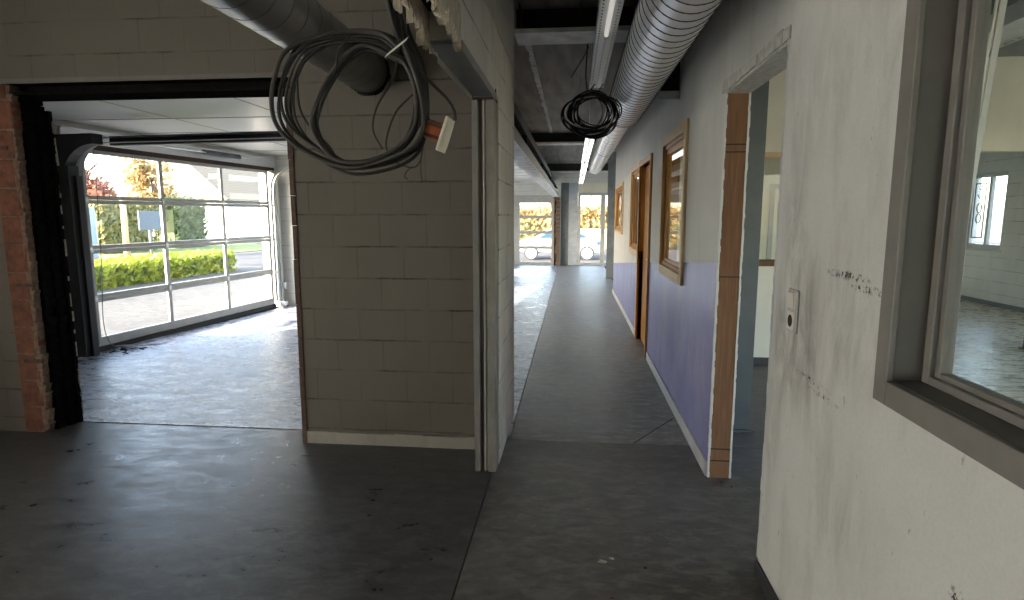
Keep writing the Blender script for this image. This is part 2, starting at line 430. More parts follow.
b = bm_(); box(b, -5.6, 7.4, -3.4, 18.5, -.16, -.1005)
struct('floor_base', b, M['dark'], 'dark bedding showing in the floor joints', 'floor')
b = bm_()
for seg in (((.42, 3.868), (.60, 4.15)), ((.60, 4.15), (.765, 4.40))):
    (x0, y0), (x1, y1) = seg; d = V((x1-x0, y1-y0, 0)).normalized(); n = V((-d.y, d.x, 0))*.004
    prism(b, [V((x0, y0, 0))+n, V((x0, y0, 0))-n, V((x1, y1, 0))-n, V((x1, y1, 0))+n], (0, 0, .0006))
tag(obj('floor_crack', b, M['dark']), 'thin diagonal crack in the corridor floor beside the purple wall', 'crack')

# ------------------------------------------------------------------ corridor right wall with openings
b = bm_()
def rw(y0, y1, z0, z1, mi=0): box(b, XR, XR2, y0, y1, z0, z1, mi)
# near piece with big window opening y .05..1.53, z 1.095..2.30
rw(-3.2, .05, 0, ZC); rw(1.56, 2.444, 0, ZC); rw(.05, 1.56, 0, 1.065); rw(.05, 1.56, 2.30, ZC)
rw(2.444, 3.40, 2.15, ZC)
struct('wall_right', b, M['plaster'], 'scuffed grey-white wall with the socket plate and the large grey window', 'wall')
b = bm_()
rw(3.40, 4.47, 0, ZC); rw(4.47, 5.47, 0, 1.07); rw(4.47, 5.47, 2.09, ZC)
rw(5.47, 6.36, 0, ZC); rw(6.36, 7.30, 2.06, ZC)
rw(7.30, 8.36, 0, 1.07); rw(7.30, 8.36, 2.06, ZC); rw(8.36, 9.80, 0, ZC)
rw(9.80, 11.40, 0, 1.24); rw(9.80, 11.40, 1.97, ZC); rw(11.40, 11.75, 0, ZC)
struct('wall_right_far', b, M['plaster_far'], 'long corridor wall painted purple below and white above with wooden windows', 'wall')
# raw end of the partition in the doorway
b = bm_(); box(b, .803, .913, 3.385, 3.3995, 0, 2.15)
t = tag(obj('trim_doorway_core', b, M['chip']), 'raw brown board edge standing in the open doorway of the corridor wall', 'trim', None, 'structure')
for z in (.10, .17, 1.16, 1.83, 1.87):
    bx('joint_line', .803, .913, 3.382, 3.386, z, z+.006, M['dark'], t)
b = bm_()
for x0, x1 in ((.793, .803), (.913, .923)):
    z = 0.
    while z < 2.14:
        h = random.uniform(.02, .06); box(b, x0+random.uniform(-.0015, .001), x1+random.uniform(-.0015, .003), 3.384-random.uniform(0, .005), 3.40, z, min(z+h, 2.15)); z += h
struct('trim_doorway_edge', b, M['white_paint'], 'ragged white plaster edges either side of the brown board in the doorway', 'trim')
b = bm_()
z = .07
while z < 2.14:
    h = random.uniform(.02, .07); box(b, XR-.002, XR2+.002, 2.444, 2.450+random.uniform(0, .009), z, min(z+h, 2.15)); z += h
struct('trim_doorway_jamb', b, M['white_paint'], 'chipped white jamb edge of the doorway nearest the socket', 'trim')
b = bm_()
y = 2.43
while y < 3.44:
    h = random.uniform(.05, .15); y1 = min(y+h, 3.45); box(b, XR-.006-random.uniform(0, .004), XR, y, y1, 2.152-random.uniform(0, .006), 2.20+random.uniform(-.006, .006)); y = y1
box(b, XR, XR2, 2.45, 3.385, 2.135, 2.1495)
struct('trim_doorway_head', b, M['rough_plaster'], 'rough plaster strip along the top of the open doorway', 'trim')
b = bm_(); box(b, XR-.014, XR-.0005, 1.0, 2.440, 0, .065); box(b, XR-.014, XR-.0005, -3.2, .99, 0, .065)
struct('baseboard_right', b, M['base_dark'], 'dark baseboard along the foot of the scuffed near wall', 'baseboard', .003)
b = bm_(); box(b, XR-.014, XR-.0005, 3.40, 6.25, 0, .085); box(b, XR-.014, XR-.0005, 7.36, 11.73, 0, .085)
struct('baseboard_right_far', b, M['base_pale'], 'pale baseboard along the foot of the purple corridor wall', 'baseboard', .003)

# big near window (grey)
w = thing('window_1', (XR, .8, 1.03), 'large grey-painted interior window in the scuffed near wall', 'window', None, 'structure')
b = bm_()
box(b, XR-.016, XR-.0005, 1.532, 1.592, 1.03, 2.36); box(b, XR-.016, XR-.0005, 0, 1.532, 1.03, 1.092); box(b, XR-.016, XR-.0005, 0, 1.532, 2.30, 2.36); box(b, XR-.016, XR-.0005, 0, .06, 1.092, 2.30)
obj('casing', b, M['win_grey'], w, .002)
b = bm_()
box(b, XR-.0005, XR2, 1.535, 1.5595, 1.067, 2.30); box(b, XR-.0005, XR2, .06, 1.535, 1.067, 1.093)
box(b, XR-.0005, XR2, .06, 1.535, 2.277, 2.2995); box(b, XR-.0005, XR2, .051, .06, 1.067, 2.30)
obj('reveal', b, M['win_dark'], w)
b = bm_()
for k, (x0, x1, e) in enumerate(((.862, .900, .028), (.876, .906, .046))):
    y1 = 1.535; y0 = .06; z0 = 1.093; z1 = 2.277
    box(b, x0, x1, y1-e, y1, z0, z1); box(b, x0, x1, y0, y0+e, z0, z1); box(b, x0, x1, y0+e, y1-e, z0, z0+e*.72); box(b, x0, x1, y0+e, y1-e, z1-e, z1)
obj('sash', b, M['win_grey'], w, .002)
bx('pane', .888, .892, .10, 1.491, 1.124, 2.235, M['glass_in'], w)

def wooden_window(name, y0, y1, z0, z1, label, cas=.075, with_sill=True):
    w = thing(name, (XR, (y0+y1)/2, z0), label, 'window', None, 'structure')
    b = bm_()
    for a in ((y0-cas, y0, z0-cas, z1+cas), (y1, y1+cas, z0-cas, z1+cas), (y0, y1, z1, z1+cas)): box(b, XR-.022, XR-.0005, *a)
    obj('casing', b, M['pale_wood'], w, .003)
    b = bm_(); box(b, XR-.026, XR-.0005, y0, y1, z0-cas, z0); obj('sill', b, M['pale_wood'], w, .003)
    b = bm_(); e = .03
    box(b, XR-.0005, XR2-.001, y0+.0005, y0+e, z0+.0005, z1-.0005); box(b, XR-.0005, XR2-.001, y1-e, y1-.0005, z0+.0005, z1-.0005)
    box(b, XR-.0005, XR2-.001, y0+e, y1-e, z0+.0005, z0+e); box(b, XR-.0005, XR2-.001, y0+e, y1-e, z1-e, z1-.0005)
    obj('lining', b, M['honey'], w)
    b = bm_(); f = .05
    box(b, .806, .836, y0+e, y0+f+e, z0+e, z1-e); box(b, .806, .836, y1-e-f, y1-e, z0+e, z1-e)
    box(b, .806, .836, y0+e+f, y1-e-f, z0+e, z0+e+f*.6); box(b, .806, .836, y0+e+f, y1-e-f, z1-e-f, z1-e)
    obj('sash', b, M['honey'], w, .003)
    bx('pane', .814, .818, y0+e+f-.005, y1-e-f+.005, z0+e+.02, z1-e-f+.005, M['glass_in'], w)
    return w
wooden_window('window_2', 4.47, 5.47, 1.07, 2.09, 'wood-framed interior window nearest the open doorway')
wooden_window('window_3', 7.375, 8.36, 1.07, 2.06, 'narrow wood-framed window joined to the wooden door')
wooden_window('window_4', 9.80, 11.40, 1.24, 1.97, 'small wood-framed window furthest down the corridor wall', .05)
# wooden door in its frame, standing slightly proud
d = thing('door_1', (XR, 6.83, 0), 'honey-coloured wooden door and frame in the corridor wall', 'door', None, 'structure')
b = bm_()
box(b, XR-.024, XR2, 6.30, 6.36, 0, 2.12); box(b, XR-.024, XR2, 7.30, 7.375, 0, 2.12); box(b, XR-.024, XR2, 6.36, 7.30, 2.06, 2.12)
obj('frame', b, M['honey'], d, .003)
b = bm_(); box(b, .84, .88, 6.365, 7.295, .01, 2.055); box(b, .834, .84, 6.50, 7.16, .25, 1.0); box(b, .834, .84, 6.50, 7.16, 1.15, 1.9)
obj('leaf', b, M['honey'], d, .002)
b = bm_(); tube(b, [(.84, 6.45, 1.03), (.80, 6.45, 1.03)], .012); tube(b, [(.80, 6.44, 1.03), (.796, 6.56, 1.028)], .010); box(b, .834, .84, 6.43, 6.47, .93, 1.10)
obj('handle', b, M['galv_rail'], d)

# ------------------------------------------------------------------ switch / socket plate
s = thing('switch_socket_plate', (XR, 2.215, 1.095), 'grey light switch above a round socket on the scuffed wall by the doorway', 'switch')
b = bm_(); box(b, XR-.010, XR-.0003, 2.170, 2.262, 1.082, 1.238); obj('plate', b, M['chrome_plastic'], s, .004)
b = bm_(); hexa(b, [(XR-.010, 2.185, 1.168), (XR-.010, 2.247, 1.168), (XR-.010, 2.247, 1.228), (XR-.010, 2.185, 1.228), (XR-.015, 2.187, 1.170), (XR-.015, 2.245, 1.170), (XR-.020, 2.245, 1.226), (XR-.020, 2.187, 1.226)])
obj('rocker', b, M['ivory'], s)
b = bm_(); box(b, XR-.0135, XR-.010, 2.183, 2.249, 1.091, 1.158); obj('socket_face', b, M['ivory'], s, .002)
b = bm_(); tube(b, [(XR-.0125, 2.216, 1.124), (XR-.0142, 2.216, 1.124)], .022, 20); obj('socket_well', b, M['dark'], s)

# ------------------------------------------------------------------ corridor left: header, lintel, stub wall, post
b = bm_()
box(b, XL2, XL, 2.32, 3.458, 2.15, ZC); box(b, XL2, XL, -3.2, 2.32, 2.27, ZC)
struct('wall_left_header', b, [M['block_y']], 'painted block header above the steel lintel between corridor and front room', 'wall')
b = bm_(); box(b, XL2, XL, 3.46, 4.37, 0, ZC)
struct('wall_left', b, [M['block_y']], 'short painted block wall behind the beige steel post along the corridor', 'wall')
b = bm_()   # broken edges under the header
for side, x0, x1, ya in ((0, XL-.016, XL+.001, -3.2), (1, XL2-.006, XL2+.016, 1.93)):
    y = ya
    while y < (2.31 if side == 0 else 2.50):
        h = random.uniform(.012, .045); y1 = y+h
        lo = 2.15+random.uniform(-.03, .045) if y < 2.2 else 2.135+random.uniform(-.02, .012)
        xx = random.uniform(-.012, .008); zz = [random.uniform(-.015, .015) for _ in range(4)]
        hexa(b, [(x0+xx, y, lo+zz[0]), (x1, y, lo+zz[1]), (x1, y1, lo+zz[2]), (x0+xx*.5, y1, lo+zz[3]), (x0, y, 2.275), (x1, y, 2.275), (x1, y1, 2.275), (x0, y1, 2.275)]); y = y1
struct('trim_broken_edge', b, M['foam'], 'ragged broken plaster edge hanging under the header by the cable coil', 'trim')
bx('x', XL2+.002, XL-.017, -3.2, 2.319, 2.25, 2.2695, M['soot_and_shade'])  # black sheet painted for the shade inside the open cavity
o = COL.objects[-1]; o.name = 'trim_cavity_shade'; tag(o, 'black strip standing for the shade in the cavity between the broken edges of the header', 'cavity', None, 'structure')
l = thing('steel_lintel', (-.49, 2.6, 2.07), 'grey steel channel lintel under the header leading to the post', 'lintel')
b = bm_(); box(b, -.552, -.430, 2.33, 3.33, 2.136, 2.1495); obj('web', b, M['steel_grey'], l)
b = bm_(); box(b, -.560, -.551, 2.52, 3.33, 2.116, 2.1495); obj('lip', b, M['post_light'], l)
b = bm_(); box(b, -.431, -.421, 2.33, 3.33, 2.112, 2.1495); obj('lip', b, M['post'], l)
p = thing('steel_post', (-.49, 3.39, 0), 'beige grooved steel post at the corner of block wall and corridor', 'post')
b = bm_(); box(b, -.556, -.522, 3.33, 3.458, 0, 2.118); obj('flange', b, M['win_grey'], p, .003)
b = bm_(); box(b, -.5215, -.480, 3.352, 3.458, 0, 2.118); obj('web', b, M['win_dark'], p)
b = bm_(); box(b, -.497, -.487, 3.334, 3.3515, 0, 2.118); obj('rib', b, M['post_light'], p, .002)
b = bm_(); box(b, -.4795, -.430, 3.33, 3.458, 0, 2.118); obj('flange', b, M['post'], p, .003)
b = bm_(); box(b, -.556, -.428, 3.328, 3.458, 2.1185, 2.130); box(b, -.432, -.420, 3.318, 3.330, 2.12, 2.17); obj('cap', b, M['rust'], p)

# block wall facing the front room
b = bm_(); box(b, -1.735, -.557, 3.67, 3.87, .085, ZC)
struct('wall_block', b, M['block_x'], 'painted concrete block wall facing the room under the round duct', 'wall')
b = bm_()
x = -1.735
while x < -.56:
    x1 = min(x+random.uniform(.05, .2), -.557); box(b, x, x1, 3.664-random.uniform(0, .004), 3.87, 0.0, .082+random.uniform(-.006, .002)); x = x1
struct('trim_block_foot', b, M['header_plaster'], 'cracked painted strip along the foot of the block wall', 'trim')
b = bm_()
z = 0
while z < 2.27:
    h = random.uniform(.12, .3); z1 = min(z+h, 2.27); e = random.uniform(0, .008); box(b, -1.763-e, -1.7355, 3.662, 3.88, z, z1-.004); z = z1
struct('trim_opening_jamb', b, M['rust'], 'rusty brown steel edge on the end of the block wall by the garage opening', 'trim')
# header over garage opening
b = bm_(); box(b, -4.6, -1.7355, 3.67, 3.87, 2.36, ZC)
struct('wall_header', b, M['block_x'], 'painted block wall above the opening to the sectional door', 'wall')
b = bm_(); box(b, -4.6, -1.7355, 3.655, 3.6695, 2.335, 2.362)
struct('trim_header_edge', b, M['win_dark'], 'thin grey plaster edge just above the black lintel of the garage opening', 'trim')
b = bm_()
box(b, -3.86, -1.7355, 3.68, 3.88, 2.335, 2.3595); box(b, -3.86, -1.7355, 3.77, 3.79, 2.29, 2.335); box(b, -3.86, -1.7355, 3.68, 3.90, 2.265, 2.29)
tag(obj('lintel_beam', b, M['soot_and_shade']), 'black steel lintel across the opening to the sectional door', 'lintel')
# left wall part and brick pier
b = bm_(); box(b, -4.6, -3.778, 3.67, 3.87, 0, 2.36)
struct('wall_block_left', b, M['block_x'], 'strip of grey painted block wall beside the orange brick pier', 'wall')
br = thing('brick_pier', (-3.70, 3.77, 0), 'broken orange brick pier at the jamb of the garage opening', 'brick pier')
b = bm_()
z = 0.
while z < 2.25:
    z1 = min(z+.186, 2.334); j = random.uniform(-.012, .012)
    hexa(b, [(-3.776, 3.655, z+.004), (-3.627+j, 3.655+random.uniform(0, .012), z+.004), (-3.627+j, 3.86, z+.004), (-3.776, 3.86, z+.004), (-3.776, 3.655, z1-.004), (-3.627+j+random.uniform(-.01, .006), 3.655+random.uniform(0, .012), z1-.004), (-3.627+j, 3.86, z1-.004), (-3.776, 3.86, z1-.004)])
    z = z1
obj('bricks', b, M['brick'], br, .006)
b = bm_(); box(b, -3.771, -3.639, 3.664, 3.858, 0, 2.33); obj('mortar', b, M['brick_pale'], br)
b = bm_()
z = 0.02
while z < 2.3:
    h = random.uniform(.03, .11); a = random.uniform(.008, .03) if z > .5 else random.uniform(.02, .045)
    hexa(b, [(-3.642, 3.66, z), (-3.627+a*.5, 3.665, z), (-3.627+a*.3, 3.72, z), (-3.642, 3.72, z), (-3.642, 3.66, z+h), (-3.627+a, 3.668, z+h), (-3.627+a*.8, 3.72, z+h), (-3.642, 3.72, z+h)]); z += h
obj('broken_edge', b, M['brick_pale'], br)
for z in (.5, 1.02, 1.92):
    bx('wall_tie', -3.72, -3.585 if z != 1.92 else -3.665, 3.645, 3.66, z, z+.025, M['rust'], br)
bj = thing('blackened_jamb', (-3.63, 3.82, 0), 'black tarred masonry jamb between orange bricks and the garage floor', 'jamb')
b = bm_()
z = 0.
while z < 2.26:
    z1 = min(z+.062, 2.264); j = random.uniform(-.012, .012)
    box(b, -3.625, -3.600+j, 3.73, 3.868+j*.5, z, z1-.006); box(b, -3.624, -3.578+j, 3.81, 3.872, z, z1-.006); z = z1
box(b, -3.626, -3.608, 3.74, 3.866, 0, 2.262); box(b, -3.625, -3.595, 3.815, 3.87, 0, 2.262)
obj('masonry', b, M['soot_and_shade'], bj)
b = bm_()
z = 0.
while z < 2.20:
    h = random.uniform(.03, .1); z1 = min(z+h, 2.2); box(b, -3.612, -3.553+random.uniform(-.006, .004), 3.875, 3.905, z, z1); z = z1
obj('steel_edge', b, M['soot_and_shade'], bj)
b = bm_()
z = 0.05
while z < 2.1:
    h = random.uniform(.02, .12); box(b, -3.556, -3.550+random.uniform(-.004, .004), 3.895, 3.905, z, z+h); z += h+random.uniform(.02, .12)
obj('peeling_strip', b, M['foam'], bj)

# ------------------------------------------------------------------ ceilings and beams
b = bm_()
for y0, y1 in ((-3.2, 4.3), (4.31, 7.6), (7.61, 10.9), (10.91, 14.4), (14.41, 18.3)):
    for x0, x1 in ((XL2 if y0 < 4 else -1.7, -.405), (-.38, .055), (.062, .50), (.507, XR2)):
        box(b, x0, x1, y0, y1, ZC+.002, ZC+.06)
box(b, XL2, XR2, -3.2, 4.3, ZC+.03, ZC+.1); box(b, -1.7, XR2+.4, 4.3, 18.3, ZC+.03, ZC+.1)
struct('ceiling', b, M['ceil_board'], 'stained grey-brown board ceiling above the corridor', 'ceiling')
b = bm_()
y = 4.65
while y < 10.9:
    h = random.uniform(.03, .10); wv = random.uniform(.016, .04)
    box(b, -.392-wv, -.392+random.uniform(.008, .018), y, y+h, ZC-.012-random.uniform(0, .01), ZC+.01); y += h*random.choice((.8, .9, 1.0))
struct('trim_foam_seam', b, M['white_paint'], 'ragged white foam seam running along the corridor ceiling boards', 'trim')
b = bm_(); box(b, -4.6, XL2-.001, -3.2, 3.87, ZC, ZC+.1)
struct('ceiling_front', b, M['ceil_board'], 'board ceiling over the front room', 'ceiling')
b = bm_()
ys = [3.88, 4.86, 5.86, 6.86, 7.86, 8.86, 9.86, 11, 12, 13, 14, 15, 16, 17, 18.25]
for a, c in zip(ys, ys[1:]): box(b, -5.3, -.60, a, c-.03, 2.46, 2.55)
b4 = bm_()
for y in ys[1:-1]: box(b4, -5.2, -.62, y-.027, y-.003, 2.456, 2.4605)
for x in (-4.0, -2.8, -1.6): box(b4, x-.006, x+.006, 3.89, 18.2, 2.457, 2.4605)
struct('trim_ceiling_joint', b4, M['post_light'], 'thin grey joint strips between the white hall ceiling panels', 'trim')
b3 = bm_(); box(b3, -5.3, -.60, 3.88, 18.25, 2.551, 2.58); struct('ceiling_hall_back', b3, M['steel_grey'], 'grey backing showing in the seams of the white hall ceiling', 'ceiling')
struct('ceiling_hall', b, M['ceil_white'], 'white panel ceiling above the sectional door hall', 'ceiling')
b = bm_(); box(b, XR2, 7.2, -3.2, 13, 2.935, 3.05)
b2 = bm_(); box(b2, -.60, -.585, 4.375, 18.2, 2.455, 2.60); box(b2, -1.75, -1.70, 3.9, 18.2, 2.55, 3.05); struct('trim_hall_edge', b2, M['steel_dark_and_shade'], 'dark edge board above the long steel beam', 'trim')
struct('ceiling_side', b, M['steel_grey'], 'dark ceiling of the side room behind the interior window', 'ceiling')
b = bm_(); box(b, -5.6, 7.4, -3.4, 18.5, 3.3, 3.4)
struct('ceiling_roof', b, M['dark'], 'dark roof slab over the building', 'roof')
def ibeam(yc, zb, label, x0=XL+.002, x1=XR-.002):
    o = thing('ceiling_beam', ((x0+x1)/2, yc, zb), label, 'beam', 'steel beams across the corridor', 'structure')
    b = bm_(); box(b, x0, x1, yc-.15, yc+.15, zb, zb+.03); obj('bottom_flange', b, M['beam_light'], o)
    b = bm_(); box(b, x0, x1, yc-.01, yc+.01, zb+.03, ZC); obj('web', b, M['steel_dark_and_shade'], o)  # web is black because its shadow is put into the colour
    b = bm_()
    for x in (x0+.03, x0+.45, x0+.83): box(b, x, x+.012, yc-.14, yc+.14, zb+.03, ZC)
    obj('stiffener', b, M['steel_dark_and_shade'], o)
ibeam(4.52, 2.75, 'worn steel ceiling beam nearest the block wall, behind the perforated channel')
ibeam(11.05, 2.75, 'second steel ceiling beam beyond the small coil', -1.69)
ibeam(17.6, 2.71, 'furthest steel ceiling beam before the glazed end door', -1.69, 1.3)
# longitudinal steel beam above second opening
lb = thing('long_steel_beam', (-.5, 11, 2.02), 'long dark steel beam along the left of the corridor ceiling', 'beam')
b = bm_(); box(b, -.60, -.44, 4.375, 18.0, 2.03, 2.05); obj('bottom_flange', b, M['beam_light'], lb)
b = bm_(); box(b, -.455, -.44, 4.375, 18.0, 2.05, 2.15); obj('edge_angle', b, M['post'], lb)
b = bm_(); box(b, -.58, -.455, 4.375, 18.0, 2.27, 2.29); box(b, -.53, -.515, 4.375, 18.0, 2.05, 2.27); obj('web', b, M['steel_dark_and_shade'], lb)  # black colour paints the shaded recess of the web
b = bm_()
for k in range(4): box(b, -.514, -.46, 6+k*3.3, 6.012+k*3.3, 2.06, 2.27)
obj('stiffener', b, M['steel_dark_and_shade'], lb)

# ------------------------------------------------------------------ end wall
b = bm_()
box(b, -5.4, -1.90, YF, YF+.15, 0, 3.2); box(b, -1.90, -.56, YF, YF+.15, 2.10, 3.2)
box(b, -.56, -.36, YF, YF+.15, 0, 3.2); box(b, -.36, .14, YF, YF+.15, 2.45, 3.2); box(b, .14, 1.45, YF, YF+.15, 2.16, 3.2); box(b, 1.45, 2.5, YF, YF+.15, 0, 3.2)
struct('wall_end', b, M['block_wx'], 'pale end wall around the glazed doors at the far end', 'wall')
b = bm_(); box(b, -.36, -.13, YF+.005, YF+.06, 0, 2.45); struct('trim_end_jamb', b, M['steel_grey'], 'dark grey panel between brick pier and pale end door frame', 'panel')
b = bm_(); box(b, -.13, .14, YF-.02, YF+.05, .0, 2.45); struct('trim_end_panel', b, M['panel_blue'], 'pale blue-grey panel left of the glazed end door', 'panel')
bp = thing('brick_column', (-.46, YF-.12, 0), 'broken brick column at the far end of the long steel beam', 'column')
b = bm_()
z = 0.
while z < 2.02:
    z1 = min(z+.12, 2.028); j = random.uniform(-.03, .01)
    box(b, -.50+j, -.385, YF-.2, YF-.01, z, z1-.008); z = z1
obj('bricks', b, M['brick_pale'], bp)
b = bm_(); box(b, -.60, -.555, YF-.2, YF-.01, 0, 2.028); obj('render_edge', b, M['post_light'], bp)
b = bm_(); box(b, -.554, -.50, YF-.15, YF-.02, 0, 2.028); obj('dark_recess', b, M['soot_and_shade'], bp)
d2 = thing('door_2', (.8, YF, 0), 'white-framed glazed end door with fixed side light', 'door', None, 'structure')
b = bm_()
box(b, .145, .225, YF, YF+.07, 0, 2.155); box(b, .82, .95, YF, YF+.07, 0, 2.155); box(b, 1.37, 1.445, YF, YF+.07, 0, 2.155)
box(b, .225, .82, YF, YF+.07, 2.07, 2.155); box(b, .95, 1.37, YF, YF+.07, 2.07, 2.155); box(b, .225, .82, YF, YF+.07, 0, .09); box(b, .95, 1.37, YF, YF+.07, 0, .09)
obj('frame', b, M['alu'], d2, .004)
bx('pane', .22, .825, YF+.03, YF+.036, .085, 2.075, M['glass'], d2); bx('pane', .945, 1.375, YF+.03, YF+.036, .085, 2.075, M['glass'], d2)
b = bm_(); tube(b, [(.85, YF-.03, .95), (.85, YF-.03, 1.15)], .012); tube(b, [(.85, YF, .97), (.85, YF-.03, .97)], .008); tube(b, [(.85, YF, 1.13), (.85, YF-.03, 1.13)], .008)
obj('handle', b, M['galv_rail'], d2)
b = bm_(); box(b, .145, 1.445, YF-.03, YF-.002, 2.17, 2.44); struct('trim_end_fascia', b, M['cream'], 'cream fascia above the glazed end door', 'trim')
d3 = thing('glazed_hall_door', (-1.22, YF, 0), 'pale four-pane glazed door beside the broken brick column at the hall end', 'door', None, 'thing')
b = bm_()
x0, x1 = -1.89, -.565
box(b, x0, -1.60, YF, YF+.07, 0, 2.095); box(b, -.645, x1, YF, YF+.07, 0, 2.095)
for z0, z1 in ((0, .09), (.485, .565), (.94, 1.025), (1.405, 1.485), (1.86, 2.095)): box(b, -1.60, -.645, YF, YF+.07, z0, z1)
obj('frame', b, M['alu'], d3, .004)
for z0, z1 in ((.085, .505), (.545, .96), (1.005, 1.425), (1.465, 1.865)): bx('pane', -1.605, -.64, YF+.03, YF+.036, z0, z1, M['glass'], d3)

# grey steel columns
def column(x, y, wdt, h, mat, label, sp=.012):
    o = thing('steel_column', (x, y, 0), label, 'column')
    f = wdt/2
    b = bm_(); box(b, x-f, x+f, y-f, y-f+sp, .012, h); obj('flange', b, mat, o, .002)
    b = bm_(); box(b, x-f, x+f, y+f-sp, y+f, .012, h); obj('flange', b, mat, o, .002)
    b = bm_(); box(b, x-.008, x+.008, y-f+sp, y+f-sp, .012, h); obj('web', b, mat, o)
    b = bm_(); box(b, x-f-.025, x+f+.025, y-f-.025, y+f+.025, 0, .012); obj('base_plate', b, mat, o)
    return o
column(.915, 14.52, .21, ZC, M['steel_grey'], 'dark grey steel column at the far end of the purple wall')
column(1.180, 4.25, .14, 2.935, M['steel_blue'], 'blue-grey steel column seen through the open doorway')
column(5.20, 7.12, .2, 2.935, M['steel_blue'], 'blue-grey steel column inside the side room behind the near window')

# ------------------------------------------------------------------ ducts
def duct(name, x, z, r, y0, y1, pitch, mat, label, reducer=None):
    o = thing(name, (x, (y0+y1)/2, z-r), label, 'duct')
    n = 48
    def cyl(yA, yB, rr, xx=x, zz=z, cap=False):
        b = bm_(); k = max(2, int((yB-yA)/.5)); rings = []
        for i in range(k+1):
            yy = yA+(yB-yA)*i/k
            rings.append([b.verts.new((xx+rr*math.cos(2*math.pi*j/n), yy, zz+rr*math.sin(2*math.pi*j/n))) for j in range(n)])
        for A, B in zip(rings, rings[1:]):
            for j in range(n): b.faces.new((A[j], A[(j+1) % n], B[(j+1) % n], B[j])).smooth = True
        return b
    obj('duct_body', cyl(y0, y1, r), mat, o)
    b = bm_(); pts = []; T = (y1-y0)/pitch; m = int(T*32)
    for i in range(m+1):
        a = 2*math.pi*i/32; pts.append((x+(r+.0005)*math.cos(a), y0+pitch*i/32, z+(r+.0005)*math.sin(a)))
    tube(b, pts, .0032 if r > .15 else .0016, 5); obj('spiral_seam', b, M['seam' if r > .15 else 'seam_dull'], o)
    return o, cyl
o, cyl = duct('spiral_duct', .480, 2.512, .175, -2.5, 6.0, .105, M['galv'], 'shiny silver spiral duct under the corridor ceiling along the wall')
obj('narrow_section', cyl(5.9, 13.4, .150, .462, 2.525), M['galv'], o)
b = cyl(5.97, 6.05, .182); obj('collar', b, M['galv_dull'], o)
b = cyl(9.3, 9.36, .154, .462, 2.525); obj('collar', b, M['galv_dull'], o)
b = bm_(); pts = [(.462+.1502*math.cos(2*math.pi*i/32), 6.1+.3*i/32, 2.525+.1502*math.sin(2*math.pi*i/32)) for i in range(32*24)]
tube(b, pts, .002, 5); obj('spiral_seam', b, M['seam'], o)
o, cyl = duct('spiral_duct', -1.245, 2.355, .127, -2.5, 3.664, .13, M['galv_dull'], 'dull round spiral duct running into the block wall above the cable coil')
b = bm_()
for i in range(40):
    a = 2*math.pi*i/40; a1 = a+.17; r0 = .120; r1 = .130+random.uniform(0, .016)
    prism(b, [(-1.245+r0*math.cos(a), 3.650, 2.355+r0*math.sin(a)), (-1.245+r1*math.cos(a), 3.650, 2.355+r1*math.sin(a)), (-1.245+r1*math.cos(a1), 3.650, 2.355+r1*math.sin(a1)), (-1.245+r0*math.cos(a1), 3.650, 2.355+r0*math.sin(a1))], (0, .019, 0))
obj('gap_shade_ring', b, M['soot_and_shade'], o)  # black ragged ring stands for the dark gap where duct meets wall
# bracket from wall to duct
k = thing('duct_bracket', (.73, 4.9, 2.36), 'pale steel bracket between the silver duct and the corridor wall', 'bracket')
b = bm_(); box(b, .640, XR-.001, 4.83, 4.842, 2.372, 2.432); obj('face_plate', b, M['white_paint'], k, .002)
b = bm_(); box(b, .655, XR-.001, 4.86, 4.875, 2.436, 2.74); obj('shade_plate', b, M['steel_dark_and_shade'], k)  # black plate put in for the shadowed opening above the bracket
b = bm_(); box(b, .655, XR-.001, 4.842, 4.92, 2.428, 2.436); obj('ledge', b, M['beam_light'], k)

# ------------------------------------------------------------------ lights fittings
c = thing('perforated_channel', (.178, 4, 2.55), 'perforated metal cable channel with a tube under the corridor ceiling', 'channel')
b = bm_(); box(b, .118, .238, 2.2, 5.25, 2.55, 2.552); box(b, .118, .120, 2.2, 5.25, 2.55, 2.60); box(b, .236, .238, 2.2, 5.25, 2.55, 2.60)
obj('channel', b, M['perf'], c)
b = bm_(); tube(b, [(.178, 2.3, 2.535), (.178, 3.70, 2.535)], .013, 12); obj('tube', b, M['tube_dim'], c)
b = bm_(); box(b, .166, .19, 3.70, 3.73, 2.52, 2.55); obj('tube_holder', b, M['ivory'], c)
b = bm_()
for y in (2.9, 5.0):
    tube(b, [(.13, y, 2.6), (.13, y, ZC)], .005); tube(b, [(.226, y, 2.6), (.226, y, ZC)], .005)
obj('hanger', b, M['galv_rail'], c)
def strip_light(x, y0, y1, label):
    f = thing('strip_light', (x, (y0+y1)/2, 2.31), label, 'light', 'fluorescent strip lights along the corridor')
    b = bm_(); prism(b, [(x-.05, y0, 2.345), (x-.03, y0, 2.38), (x+.03, y0, 2.38), (x+.05, y0, 2.345)], (0, y1-y0, 0)); obj('housing', b, M['white_paint'], f)
    for dx in (-.035, .035):
        b = bm_(); tube(b, [(x+dx, y0+.05, 2.33), (x+dx, y1-.05, 2.33)], .014, 10); obj('tube', b, M['tube_on'], f)
    b = bm_()
    for y in (y0+.3, y1-.3): tube(b, [(x, y, 2.38), (x, y, ZC)], .005)
    obj('hanger', b, M['galv_rail'], f)
strip_light(.175, 6.9, 9.9, 'lit fluorescent strip light just beyond the small black coil')
strip_light(.185, 10.1, 13.1, 'lit fluorescent strip light second along the corridor, past the beam')
strip_light(.195, 13.3, 16.3, 'lit fluorescent strip light nearest the glazed end door')

